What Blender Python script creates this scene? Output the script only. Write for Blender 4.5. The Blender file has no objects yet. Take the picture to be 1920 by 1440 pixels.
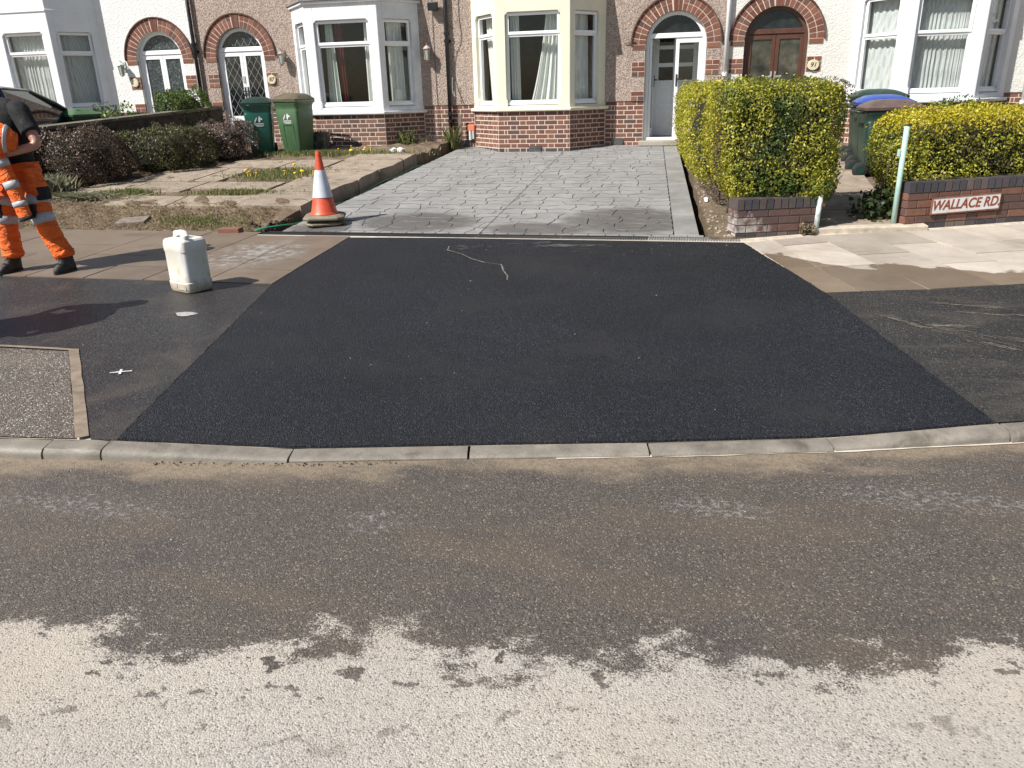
import bpy, bmesh, math, random
import numpy as np
from mathutils import Vector, Matrix
R = math.radians
random.seed(7); rng = np.random.default_rng(7)
scene = bpy.context.scene
COL = scene.collection
# ------------------------------------------------------------------ camera, sky, sun, exposure
cam_d = bpy.data.cameras.new('camera'); cam = bpy.data.objects.new('camera', cam_d); COL.objects.link(cam)
PITCH, ROLL, YAW = 0.36122, 0.02572, 0.22508
fw = Vector((-math.sin(YAW)*math.cos(PITCH), math.cos(YAW)*math.cos(PITCH), -math.sin(PITCH)))
r0 = Vector((math.cos(YAW), math.sin(YAW), 0)); u0 = r0.cross(fw)
rr = r0*math.cos(ROLL) - u0*math.sin(ROLL); uu = u0*math.cos(ROLL) + r0*math.sin(ROLL)
mw = Matrix((( rr.x, uu.x, -fw.x, 0), (rr.y, uu.y, -fw.y, 0), (rr.z, uu.z, -fw.z, 1.67), (0, 0, 0, 1)))
cam.matrix_world = mw
cam_d.sensor_width = 36; cam_d.lens = 1442/1920*36; cam_d.clip_start = .05; cam_d.clip_end = 3000
scene.camera = cam
scene.render.resolution_x, scene.render.resolution_y = 1024, 768
SUN_AZ, SUN_EL = R(47), R(46)          # the sun stands over the left shoulder; shadows fall to (+x, +y)
world = bpy.data.worlds.new('World'); scene.world = world; world.use_nodes = True
wn = world.node_tree; bg = wn.nodes['Background']; sky = wn.nodes.new('ShaderNodeTexSky')
sky.sky_type = 'NISHITA'; sky.sun_disc = False; sky.sun_elevation = SUN_EL
# sun_rotation is measured clockwise from +Y
sky.sun_rotation = math.pi + SUN_AZ
sky.dust_density = 1.2; sky.air_density = 1.0
wn.links.new(sky.outputs[0], bg.inputs[0]); bg.inputs[1].default_value = .062
sd = bpy.data.lights.new('sun', 'SUN'); sun = bpy.data.objects.new('sun', sd); COL.objects.link(sun)
sd.energy = 5.0; sd.angle = R(.5); sd.color = (1, .965, .91)
ldir = Vector((math.sin(SUN_AZ)*math.cos(SUN_EL), math.cos(SUN_AZ)*math.cos(SUN_EL), -math.sin(SUN_EL)))
sun.rotation_euler = ldir.to_track_quat('-Z', 'Y').to_euler(); sun.location = (-20, -20, 25)
vs = scene.view_settings; vs.view_transform = 'Standard'; vs.look = 'None'; vs.gamma = 1; vs.use_curve_mapping = False
vs.exposure = .54
# ------------------------------------------------------------------ helpers: mesh building
WL = {}                                   # world offset of objects that carry others
def lnk(o, parent=None):
    COL.objects.link(o)
    w = WL.get(o.name)
    if parent is not None:
        o.parent = parent
    return o
def tag(o, label=None, cat=None, group=None, kind=None):
    if label: o['label'] = label
    if cat: o['category'] = cat
    if group: o['group'] = group
    if kind: o['kind'] = kind
    return o
def empty(name, loc, label=None, cat=None, group=None, kind=None, rz=0):
    o = bpy.data.objects.new(name, None); COL.objects.link(o); o.location = loc; o.rotation_euler = (0, 0, rz)
    o.empty_display_size = .1
    WL[o.name] = Vector(loc)
    return tag(o, label, cat, group, kind)
def place(o, parent, loc=(0, 0, 0)):
    """link o so that its mesh, written in the coordinates of the place, stays where it is"""
    COL.objects.link(o)
    off = WL.get(parent.name, Vector((0, 0, 0))) if parent is not None else Vector((0, 0, 0))
    if parent is not None: o.parent = parent
    o.location = Vector(loc) - off
    WL[o.name] = Vector(loc)
    return o
class MB:
    def __init__(s): s.v = []; s.f = []; s.m = []; s.cur = 0
    def add(s, vs_, fs):
        n = len(s.v); s.v += [tuple(map(float, p)) for p in vs_]
        for f in fs: s.f.append(tuple(i+n for i in f)); s.m.append(s.cur)
        return s
    def box(s, x0, x1, y0, y1, z0, z1, fn=None):
        p = [(x, y, z) for z in (z0, z1) for y in (y0, y1) for x in (x0, x1)]
        if fn: p = [fn(*q) for q in p]
        return s.add(p, [(0, 2, 3, 1), (4, 5, 7, 6), (0, 1, 5, 4), (2, 6, 7, 3), (0, 4, 6, 2), (1, 3, 7, 5)])
    def prism(s, poly, fn0, fn1, cap=True):
        """poly: 2D points; fn0/fn1 map (a,b) to 3D for the two ends"""
        n = len(poly); a = [fn0(*q) for q in poly]; b = [fn1(*q) for q in poly]
        fs = [(i, (i+1) % n, n+(i+1) % n, n+i) for i in range(n)]
        if cap: fs += [tuple(reversed(range(n))), tuple(range(n, 2*n))]
        return s.add(a+b, fs)
    def tube(s, pts, rad, n=8, cap=True, sx=1., sy=1.):
        pts = [Vector(p) for p in pts]; rads = rad if isinstance(rad, (list, tuple)) else [rad]*len(pts)
        V = []; up = Vector((0, 0, 1))
        for i, p in enumerate(pts):
            d = (pts[min(i+1, len(pts)-1)] - pts[max(i-1, 0)]).normalized()
            ref = up if abs(d.z) < .95 else Vector((0, 1, 0))
            a = d.cross(ref).normalized(); b = a.cross(d)
            for k in range(n):
                t = 2*math.pi*k/n; V.append(p + a*math.cos(t)*rads[i]*sx + b*math.sin(t)*rads[i]*sy)
        F = [(i*n+k, i*n+(k+1) % n, (i+1)*n+(k+1) % n, (i+1)*n+k) for i in range(len(pts)-1) for k in range(n)]
        if cap: F += [tuple(reversed(range(n))), tuple(range((len(pts)-1)*n, len(pts)*n))]
        return s.add(V, F)
    def rings(s, rings, cap=True):
        """rings: list of equally long lists of 3D points, skinned one after the other"""
        n = len(rings[0]); V = [p for r in rings for p in r]
        F = [(i*n+k, i*n+(k+1) % n, (i+1)*n+(k+1) % n, (i+1)*n+k) for i in range(len(rings)-1) for k in range(n)]
        if cap: F += [tuple(reversed(range(n))), tuple(range((len(rings)-1)*n, len(rings)*n))]
        return s.add(V, F)
    def lathe(s, prof, c=(0, 0, 0), n=24):
        return s.rings([[(c[0]+r*math.cos(2*math.pi*k/n), c[1]+r*math.sin(2*math.pi*k/n), c[2]+z) for k in range(n)] for r, z in prof])
    def mesh(s, name, mats):
        me = bpy.data.meshes.new(name); me.from_pydata(s.v, [], s.f)
        for m in (mats if isinstance(mats, (list, tuple)) else [mats]): me.materials.append(m)
        if any(s.m): me.polygons.foreach_set('material_index', s.m)
        bm = bmesh.new(); bm.from_mesh(me); bmesh.ops.recalc_face_normals(bm, faces=bm.faces[:]); bm.to_mesh(me); bm.free()
        me.update(); return me
    def build(s, name, mats, parent=None, smooth=False, bevel=0, loc=(0, 0, 0), seg=2):
        me = s.mesh(name, mats)
        if smooth: me.polygons.foreach_set('use_smooth', [True]*len(me.polygons))
        o = bpy.data.objects.new(name, me); place(o, parent, loc)
        if bevel:
            b = o.modifiers.new('bevel', 'BEVEL'); b.width = bevel; b.segments = seg; b.limit_method = 'ANGLE'; b.angle_limit = R(35)
        return o
def smooth_by_angle(o, ang=40):
    me = o.data; me.polygons.foreach_set('use_smooth', [True]*len(me.polygons))
    bm = bmesh.new(); bm.from_mesh(me)
    for e in bm.edges:
        if len(e.link_faces) == 2 and e.calc_face_angle(0) > R(ang): e.smooth = False
    bm.to_mesh(me); bm.free(); return o
def fast_mesh(name, V, F, mat):
    """V (n,3), F (m,k) numpy arrays"""
    me = bpy.data.meshes.new(name); k = F.shape[1]
    me.vertices.add(len(V)); me.vertices.foreach_set('co', V.astype(np.float32).ravel())
    me.loops.add(F.size); me.loops.foreach_set('vertex_index', F.astype(np.int32).ravel())
    me.polygons.add(len(F)); me.polygons.foreach_set('loop_start', np.arange(0, F.size, k, dtype=np.int32))
    me.polygons.foreach_set('loop_total', np.full(len(F), k, dtype=np.int32))
    me.update(calc_edges=True); me.validate(); me.materials.append(mat); return me
# ------------------------------------------------------------------ the lie of the land (metres; x along the houses, y away, z up)
KX = [-30, -14, -8, -4.6, -3.335, -2.79, -1.839, -.973, -.104, .769, 1.62, 3.0, 6, 10, 30]
KY = [2.75, 2.75, 2.75, 2.76, 2.872, 2.934, 3.066, 3.25, 3.427, 3.629, 3.871, 4.33, 5.5, 7.2, 7.6]
def Yk(X): return float(np.interp(X, KX, KY))
def zk(X): return .024+.036*(1-min(1, max(0, (X+2.79)/.95)))+.036*min(1, max(0, (X-.77)/.85))
Y1, Z1, GS = 8.2, .226, .0728
def land(X, Y):
    yk = Yk(X)
    if Y < Y1 and yk < Y1-.3:
        t = (Y-yk)/(Y1-yk)
        return zk(X)+(Z1-zk(X))*t
    return Z1+(min(Y, 17)-Y1)*GS
def sstep(a, b, x):
    t = min(1, max(0, (x-a)/(b-a))); return t*t*(3-2*t)
def garden(X, Y):       # the garden left of the drive lies higher than the drive
    return land(X, Y)+.16*sstep(8.2, 9.2, Y)
def sheet(name, poly, dz, step, mat, parent=None, zf=land, noise=0, kind=None, thick=0):
    """a sheet cut to a ground polygon, divided and laid on the land"""
    bm = bmesh.new(); vs_ = [bm.verts.new((x, y, 0)) for x, y in poly]; bm.faces.new(vs_)
    xs = [p[0] for p in poly]; ys = [p[1] for p in poly]
    for ax, lo, hi in ((0, min(xs), max(xs)), (1, min(ys), max(ys))):
        n = int((hi-lo)/step)
        for k in range(1, n+1):
            c = lo+(hi-lo)*k/(n+1)
            co = (c, 0, 0) if ax == 0 else (0, c, 0); no = (1, 0, 0) if ax == 0 else (0, 1, 0)
            bmesh.ops.bisect_plane(bm, geom=bm.verts[:]+bm.edges[:]+bm.faces[:], plane_co=co, plane_no=no, dist=1e-5)
    for v in bm.verts:
        v.co.z = zf(v.co.x, v.co.y)+dz+(noise*(random.random()-.5) if noise else 0)
    bmesh.ops.recalc_face_normals(bm, faces=bm.faces[:])
    for f in bm.faces:
        if f.normal.z < 0: f.normal_flip()
    if thick:
        bound = [e for e in bm.edges if e.is_boundary]
        r = bmesh.ops.extrude_edge_only(bm, edges=bound)
        for v in [g for g in r['geom'] if isinstance(g, bmesh.types.BMVert)]: v.co.z -= thick
    me = bpy.data.meshes.new(name); bm.to_mesh(me); bm.free(); me.materials.append(mat)
    o = bpy.data.objects.new(name, me); place(o, parent)
    if kind: o['kind'] = kind
    return o
def dens(pts, step, jit=0):
    out = []
    n = len(pts)
    for i in range(n):
        a = Vector(pts[i]); b = Vector(pts[(i+1) % n]); L = (b-a).length; k = max(1, int(L/step))
        for j in range(k):
            p = a.lerp(b, j/k)
            if jit and j: p += Vector((random.uniform(-jit, jit), random.uniform(-jit, jit)))
            out.append((p.x, p.y))
    return out
# ------------------------------------------------------------------ helpers: materials
def new_mat(name, base=(.5, .5, .5), rough=.7, metal=0, spec=.5):
    m = bpy.data.materials.new(name); m.use_nodes = True; nt = m.node_tree
    b = nt.nodes['Principled BSDF']; b.inputs['Base Color'].default_value = (*base, 1); b.inputs['Roughness'].default_value = rough
    b.inputs['Metallic'].default_value = metal; b.inputs['Specular IOR Level'].default_value = spec
    return m, nt, b
class NT:
    def __init__(s, nt): s.nt = nt; s.pos = None
    def n(s, t, **kw):
        nd = s.nt.nodes.new(t)
        for k, v in kw.items(): setattr(nd, k, v)
        return nd
    def L(s, a, b): s.nt.links.new(a, b)
    def P(s):
        if s.pos is None: s.pos = s.n('ShaderNodeNewGeometry').outputs['Position']
        return s.pos
    def setin(s, sock, v):
        if hasattr(v, 'is_linked') or isinstance(v, bpy.types.NodeSocket): s.L(v, sock)
        else: sock.default_value = v
    def scaled(s, sc):
        nd = s.n('ShaderNodeVectorMath', operation='MULTIPLY'); s.L(s.P(), nd.inputs[0]); nd.inputs[1].default_value = sc
        return nd.outputs[0]
    def noise(s, scale, detail=2, rough=.5, vec=None, dist=0, out='Fac'):
        nd = s.n('ShaderNodeTexNoise'); nd.inputs['Scale'].default_value = scale; nd.inputs['Detail'].default_value = detail
        nd.inputs['Roughness'].default_value = rough; nd.inputs['Distortion'].default_value = dist
        s.L(vec if vec is not None else s.P(), nd.inputs['Vector']); return nd.outputs[out]
    def voro(s, scale, out='Distance', feature='F1', vec=None, rnd=1):
        nd = s.n('ShaderNodeTexVoronoi', feature=feature); nd.inputs['Scale'].default_value = scale
        nd.inputs['Randomness'].default_value = rnd
        s.L(vec if vec is not None else s.P(), nd.inputs['Vector']); return nd.outputs[out]
    def math(s, op, a, b=0., c=0., clamp=False):
        nd = s.n('ShaderNodeMath', operation=op); nd.use_clamp = clamp
        s.setin(nd.inputs[0], a); s.setin(nd.inputs[1], b)
        if op in ('MULTIPLY_ADD', 'SMOOTH_MIN'): s.setin(nd.inputs[2], c)
        return nd.outputs[0]
    def ramp(s, fac, stops, interp='LINEAR'):
        nd = s.n('ShaderNodeValToRGB'); cr = nd.color_ramp; cr.interpolation = interp
        while len(cr.elements) < len(stops): cr.elements.new(.5)
        for e, (p, c) in zip(cr.elements, stops):
            e.position = p; e.color = (*c, 1) if len(c) == 3 else c
        s.setin(nd.inputs[0], fac); return nd.outputs[0]
    def mr(s, v, a, b, c=0., d=1., smooth=False):
        nd = s.n('ShaderNodeMapRange'); nd.interpolation_type = 'SMOOTHSTEP' if smooth else 'LINEAR'
        s.setin(nd.inputs[0], v)
        for i, q in enumerate((a, b, c, d)): nd.inputs[1+i].default_value = q
        return nd.outputs[0]
    def mix(s, f, a, b, mode='MIX'):
        nd = s.n('ShaderNodeMix', data_type='RGBA', blend_type=mode)
        s.setin(nd.inputs[0], f)
        for sock, v in ((nd.inputs[6], a), (nd.inputs[7], b)):
            if isinstance(v, tuple): sock.default_value = (*v, 1) if len(v) == 3 else v
            else: s.L(v, sock)
        return nd.outputs[2]
    def bump(s, h, strength=.5, dist=.01):
        nd = s.n('ShaderNodeBump'); nd.inputs['Strength'].default_value = strength; nd.inputs['Distance'].default_value = dist
        s.L(h, nd.inputs['Height']); return nd.outputs[0]
    def sep(s, vec=None):
        nd = s.n('ShaderNodeSeparateXYZ'); s.L(vec if vec is not None else s.P(), nd.inputs[0]); return nd.outputs
    def attr(s, name):
        nd = s.n('ShaderNodeAttribute'); nd.attribute_name = name; return nd.outputs['Fac']
    def orand(s): return s.n('ShaderNodeObjectInfo').outputs['Random']
    def island(s): return s.n('ShaderNodeNewGeometry').outputs['Random Per Island']
def plain(name, base, rough=.6, var=.12, nscale=6, bump=0, bscale=60, metal=0, spec=.5, bdist=.004):
    """a plain surface with a little unevenness of colour and relief"""
    m, nt, b = new_mat(name, base, rough, metal, spec); T = NT(nt)
    f = T.noise(nscale, 5, .6)
    lo = tuple(c*(1-var*1.6) for c in base); hi = tuple(min(1, c*(1+var)) for c in base)
    T.L(T.ramp(f, [(.28, lo), (.72, hi)]), b.inputs['Base Color'])
    T.L(T.mr(T.noise(nscale*2.3, 3), .3, .7, rough*.85, min(1, rough*1.15)), b.inputs['Roughness'])
    if bump: T.L(T.bump(T.noise(bscale, 4, .6), bump, bdist), b.inputs['Normal'])
    return m
# ------------------------------------------------------------------ materials
def asphalt(name, cols, scale=130, stones=(.0, .0, .0), stone_amt=.12, bump=.6, rough=.85, dust=None, dust_amt=0, dustscale=(1., 2.5, 1.), bdist=.006):
    m, nt, b = new_mat(name, rough=rough); T = NT(nt)
    cell = T.voro(scale, 'Color'); cs = T.n('ShaderNodeSeparateColor'); T.L(cell, cs.inputs[0])
    base = T.ramp(cs.outputs[0], [(0, cols[0]), (.55, cols[1]), (1, cols[2])])
    st = T.mr(cs.outputs[1], 1-stone_amt, 1-stone_amt+.02)
    col = T.mix(st, base, stones)
    big = T.noise(.9, 4, .55)
    col = T.mix(T.mr(big, .35, .68, 0, .4), col, tuple(c*.5 for c in cols[1]))
    if dust:
        d = T.noise(1.3, 6, .62, T.scaled(dustscale), .4)
        d2 = T.math('MULTIPLY', T.mr(d, .48, .75, 0, 1, True), dust_amt)
        col = T.mix(d2, col, dust)
        T.L(T.mr(d2, 0, 1, rough, min(1, rough+.1)), b.inputs['Roughness'])
    T.L(col, b.inputs['Base Color'])
    h = T.math('ADD', T.voro(scale, 'Distance'), T.math('MULTIPLY', T.noise(scale*.5, 3), .8))
    T.L(T.bump(T.math('MULTIPLY', h, -1), bump, bdist), b.inputs['Normal'])
    return m
mNEW = asphalt('fresh_asphalt', ((.006, .0066, .0085), (.014, .0155, .0198), (.034, .0372, .046)), 165, (.085, .09, .106), .05, .9, .6, (.031, .0305, .032), .8, (.8, 1.1, 1.), bdist=.008)
mOLDL = asphalt('worn_dark_asphalt', ((.014, .0135, .0135), (.032, .030, .030), (.064, .06, .058)), 150, (.16, .15, .135), .04, .6, .38, (.10, .08, .062), .55, (1.5, 1.5, 1.))
mOLDR = asphalt('worn_dark_asphalt_dusty', ((.016, .0155, .0155), (.034, .032, .031), (.062, .058, .054)), 150, (.17, .15, .13), .04, .6, .55, (.12, .098, .078), .55, (1.0, 2.6, 1.))
mBROWN = asphalt('old_brown_asphalt', ((.06, .047, .036), (.12, .098, .078), (.2, .17, .14)), 120, (.5, .47, .44), .07, 1., .6, (.2, .16, .125), .4)
mNEW.node_tree.nodes['Principled BSDF'].inputs['Specular IOR Level'].default_value = .22
mOLDR.node_tree.nodes['Principled BSDF'].inputs['Specular IOR Level'].default_value = .3
# road: wet near the kerb, dry and pale further out
mROAD, nt, b = new_mat('road_asphalt', rough=.8); T = NT(nt)
kd = T.attr('kd')
cell = T.voro(185, 'Color'); cs = T.n('ShaderNodeSeparateColor'); T.L(cell, cs.inputs[0])
big = T.noise(1.1, 5, .6)
wob = T.math('ADD', T.math('MULTIPLY', T.math('SUBTRACT', T.noise(1.15, 2, .5), .5), .75), T.math('MULTIPLY', T.math('SUBTRACT', T.noise(4.6, 9, .68, T.scaled((.72, 1.1, 1.)), .1), .5), .95))
edge = T.math('ADD', T.math('SUBTRACT', kd, T.mr(T.sep()[0], -2., 1.2, 1.33, 1.50)), wob)
dry = T.mr(T.math('ADD', edge, T.math('MULTIPLY', T.math('SUBTRACT', cs.outputs[2], .5), .10)), -.03, .05, 0, 1, True)
spl = T.math('MULTIPLY', T.mr(T.noise(9, 6, .62, T.scaled((.8, 1.1, 1.))), .60, .625), T.mr(kd, 1.5, 1.95, 1, .12))
dry = T.math('MULTIPLY', dry, T.math('SUBTRACT', 1., spl, clamp=True), clamp=True)
wetc = T.ramp(cs.outputs[0], [(0, (.044, .037, .031)), (.5, (.076, .063, .053)), (1, (.125, .105, .088))])
wetc = T.mix(T.mr(T.noise(1.7, 5, .6, T.scaled((.5, 1.6, 1.))), .42, .68, 0, .4, True), wetc, (.125, .093, .064))
wetc = T.mix(T.mr(T.noise(3.1, 5, .6, T.scaled((.7, 1.2, 1.))), .5, .75, 0, .55, True), wetc, (.05, .046, .044))
wetc = T.mix(T.mr(cs.outputs[1], .945, .965), wetc, (.235, .20, .158))
dryc = T.ramp(cs.outputs[0], [(0, (.22, .198, .175)), (.3, (.345, .315, .28)), (1, (.46, .425, .38))])
dryc = T.mix(T.mr(big, .35, .7, 0, .7), dryc, (.42, .36, .29))
dryc = T.mix(T.mr(T.noise(.7, 5, .6), .45, .7, 0, .45), dryc, (.27, .25, .235))
dryc = T.mix(T.mr(T.noise(30, 6, .75), .54, .68, 0, .55), dryc, (.2, .18, .165))
dryc = T.mix(T.mr(cs.outputs[2], .95, .96), dryc, (.17, .15, .135))
col = T.mix(dry, wetc, dryc)
# silt washed along the kerb
silt = T.mr(T.math('ADD', kd, T.math('MULTIPLY', T.math('SUBTRACT', T.noise(2.6, 5, .6, T.scaled((.6, 1.2, 1.))), .5), .9)), .04, .26, 1, 0, True)
col = T.mix(T.math('MULTIPLY', silt, T.mr(T.noise(40, 3), .3, .6, .45, .9)), col, (.25, .195, .135))
# cement residue
sx = T.sep()
def blob(cx, cy, rx, ry):
    a = T.math('POWER', T.math('DIVIDE', T.math('SUBTRACT', sx[0], cx), rx), 2.); c = T.math('POWER', T.math('DIVIDE', T.math('SUBTRACT', sx[1], cy), ry), 2.)
    return T.mr(T.math('ADD', a, c), 0, 1, 1, 0, True)
bl = None
for q in ((-2.55, 2.52, .8, .16), (-1.22, 2.63, .2, .17), (1.1, 3.22, .8, .2), (.2, 2.98, .4, .16)):
    bb = blob(*q); bl = bb if bl is None else T.math('MAXIMUM', bl, bb)
res = T.mr(T.math('ADD', T.noise(36, 6, .75, T.scaled((.8, 1., 1.))), T.math('MULTIPLY', bl, .17)), .67, .80, 0, .5)
col = T.mix(T.math('MULTIPLY', res, T.mr(bl, .0, .55)), col, (.36, .35, .35))
T.L(col, b.inputs['Base Color'])
T.L(T.mr(dry, 0, 1, .62, .95), b.inputs['Roughness'])
h = T.math('ADD', T.math('MULTIPLY', T.voro(185, 'Distance'), -1.), T.math('MULTIPLY', T.noise(60, 3), .8))
T.L(T.bump(h, .55, .005), b.inputs['Normal'])
# concrete kinds
def concrete(name, lo, hi, stain, rough=.85, sc=2.2, rand=.12, wet=None, bump=.25):
    m, nt, b = new_mat(name, rough=rough); T = NT(nt)
    c = T.ramp(T.noise(sc, 7, .65), [(.3, lo), (.7, hi)])
    c = T.mix(T.mr(T.noise(150, 3, .7), .5, .75, 0, .35), c, tuple(q*.5 for q in lo))
    c = T.mix(T.mr(T.noise(sc*.6, 5, .6, None, .6), .52, .72, 0, .8, True), c, stain)
    v = T.mr(T.orand(), 0, 1, 1-rand, 1+rand); hs = T.n('ShaderNodeHueSaturation'); T.L(v, hs.inputs['Value']); T.L(c, hs.inputs['Color']); c = hs.outputs[0]
    if wet:
        w = T.n('ShaderNodeMath'); c = wet(T, c, b)
    T.L(c, b.inputs['Base Color'])
    T.L(T.bump(T.noise(90, 5, .65), bump, .004), b.inputs['Normal'])
    return m
def wet_right(T, c, b):
    s = T.sep()
    # damp run-off beside the new asphalt, edge ragged
    e = T.math('SUBTRACT', T.math('MULTIPLY_ADD', s[0], -.24, s[1]), 6.62)
    e = T.math('ADD', e, T.math('MULTIPLY', T.math('SUBTRACT', T.noise(1.5, 4, .55), .5), 1.5))
    e = T.math('SUBTRACT', e, T.mr(s[0], .9, 1.4, .8, 0))
    w = T.mr(e, -.03, .03, 1, 0, True)
    T.L(T.mr(w, 0, 1, .85, .5), b.inputs['Roughness'])
    return T.mix(w, c, (.42, .36, .30), 'MULTIPLY')
def wet_left(T, c, b):
    s = T.sep()
    e = T.math('ADD', T.math('SUBTRACT', s[0], T.math('MULTIPLY', T.math('SUBTRACT', s[1], 6.), -1.05)), 6.6)
    e = T.math('ADD', e, T.math('MULTIPLY', T.math('SUBTRACT', T.noise(2.1, 4, .55), .5), 1.3))
    w = T.math('MULTIPLY', T.mr(e, -.05, .05, 0, 1, True), .92)
    T.L(T.mr(w, 0, 1, .85, .45), b.inputs['Roughness'])
    c = T.mix(w, c, (.40, .345, .29), 'MULTIPLY')
    a = T.math('POWER', T.math('DIVIDE', T.math('SUBTRACT', s[0], -4.25), .62), 2.); d = T.math('POWER', T.math('DIVIDE', T.math('SUBTRACT', s[1], 7.05), .75), 2.)
    k = T.mr(T.math('ADD', a, d), 0, 1, 1, 0, True)
    k = T.math('MULTIPLY', k, T.mr(T.noise(11, 7, .75, T.scaled((1., 1.3, 1.))), .46, .62, 0, .7))
    return T.mix(k, c, (.42, .43, .44))
mSLABR = concrete('pale_paving_concrete', (.32, .275, .225), (.46, .405, .345), (.25, .205, .155), rand=.2, wet=wet_right)
mSLABL = concrete('damp_paving_concrete', (.33, .28, .23), (.46, .40, .34), (.27, .22, .17), wet=wet_left)
mKERBN = concrete('new_kerb_concrete', (.14, .123, .102), (.27, .24, .20), (.085, .068, .05), .65, 7, .16, bump=.8)
mKERBO = concrete('old_kerb_concrete', (.17, .15, .12), (.27, .24, .2), (.10, .085, .065), .55, 5, .1, bump=.6)
mGSLAB = concrete('garden_concrete', (.22, .175, .13), (.36, .295, .225), (.15, .115, .08), .95, 5, .08, bump=.9)
mCOPE = concrete('mossy_coping_concrete', (.10, .085, .06), (.22, .19, .14), (.035, .03, .022), .95, 4, .05, bump=.8)
mSTEP = concrete('step_concrete', (.32, .29, .24), (.42, .38, .32), (.24, .2, .16))
mHAUNCH = plain('pale_mortar', (.55, .50, .43), .95, .15, 9, .5)
mSANDJ = plain('sandy_joint', (.50, .43, .34), .95, .2, 12, .5)
mDARKJ = plain('dark_joint', (.035, .03, .025), .95, .3, 20)
# imprinted concrete of the drive
mDRIVE, nt, b = new_mat('imprinted_concrete', rough=.55); T = NT(nt)
c = T.ramp(T.noise(2.0, 7, .65), [(.3, (.205, .201, .195)), (.72, (.345, .339, .328))])
c = T.mix(T.mr(T.orand(), 0, 1, 0, .22), c, (.17, .165, .16))
c = T.mix(T.mr(T.noise(14, 6, .7, T.scaled((.7, 1.6, 1.))), .5, .72, 0, .5), c, (.12, .115, .108))
s_ = T.sep(); st = None
for q in ((-3.1, 8.75, .95, .62), (-.65, 8.95, .95, .85), (-4.2, 8.4, .5, .4), (-1.6, 8.5, .8, .35)):
    a = T.math('POWER', T.math('DIVIDE', T.math('SUBTRACT', s_[0], q[0]), q[2]), 2.); d = T.math('POWER', T.math('DIVIDE', T.math('SUBTRACT', s_[1], q[1]), q[3]), 2.)
    k = T.mr(T.math('ADD', a, d), 0, 1.2, 1, 0, True); st = k if st is None else T.math('MAXIMUM', st, k)
st = T.mr(T.math('ADD', st, T.math('MULTIPLY', T.math('SUBTRACT', T.noise(4, 7, .68), .5), 1.3)), .25, .85, 0, .75, True)
c = T.mix(st, c, T.ramp(T.noise(3, 5, .6), [(.35, (.05, .047, .047)), (.6, (.078, .068, .058)), (.75, (.11, .095, .066))]))
T.L(c, b.inputs['Base Color']); T.L(T.mr(st, 0, 1, .6, .42), b.inputs['Roughness'])
T.L(T.bump(T.math('ADD', T.noise(12, 6, .7, T.scaled((.6, 2., 1.))), T.math('MULTIPLY', T.noise(80, 4), .3)), .55, .012), b.inputs['Normal'])
# brick: colour by piece
def brick(name, stops, rough=.85, weather=.3, white=None):
    m, nt, b = new_mat(name, rough=rough); T = NT(nt)
    c = T.ramp(T.orand(), stops)
    c = T.mix(T.mr(T.noise(25, 5, .65), .4, .7, 0, weather), c, tuple(q*.45 for q in stops[0][1]))
    if white: c = white(T, c)
    T.L(c, b.inputs['Base Color']); T.L(T.bump(T.noise(120, 4, .7), .4, .003), b.inputs['Normal']); return m
mBRICK = brick('red_brick', [(0, (.115, .052, .038)), (.3, (.175, .078, .054)), (.6, (.215, .098, .066)), (.85, (.16, .064, .046)), (.95, (.085, .06, .062)), (1, (.30, .16, .11))])
mBRICKD = brick('brown_weathered_brick', [(0, (.105, .062, .05)), (.4, (.15, .088, .068)), (.75, (.185, .10, .074)), (1, (.23, .115, .08))])
mARCH = brick('arch_brick', [(0, (.13, .05, .032)), (.5, (.20, .078, .05)), (.85, (.245, .105, .068)), (1, (.08, .055, .05))])
mBLUE = brick('blue_engineering_brick', [(0, (.045, .042, .05)), (.5, (.075, .068, .074)), (.8, (.10, .075, .068)), (1, (.16, .13, .115))], .5)
def splash(T, c):
    s = T.sep()
    k = T.math('ADD', T.math('MULTIPLY', T.math('SUBTRACT', s[2], .46), -4.2), T.math('MULTIPLY', T.math('SUBTRACT', T.noise(11, 6, .7), .5), 3.0))
    k = T.math('SUBTRACT', k, T.mr(s[0], .6, 1.1, 0, 1.1))
    return T.mix(T.mr(k, .0, .6, 0, .8), c, (.46, .43, .40))
mWBRICKL = brick('splashed_wall_brick', [(0, (.10, .06, .052)), (.5, (.14, .075, .058)), (.8, (.09, .06, .06)), (1, (.2, .09, .06))], .8, .35, splash)
mWBRICKR = brick('garden_wall_brick', [(0, (.085, .05, .044)), (.35, (.15, .075, .052)), (.65, (.22, .10, .062)), (.85, (.1, .058, .052)), (1, (.26, .13, .085))], .6, .4)
mMORT = plain('house_mortar', (.62, .50, .41), .95, .1, 15, .3)
mMORTD = plain('wall_mortar', (.2, .16, .13), .95, .3, 15, .4)
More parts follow.
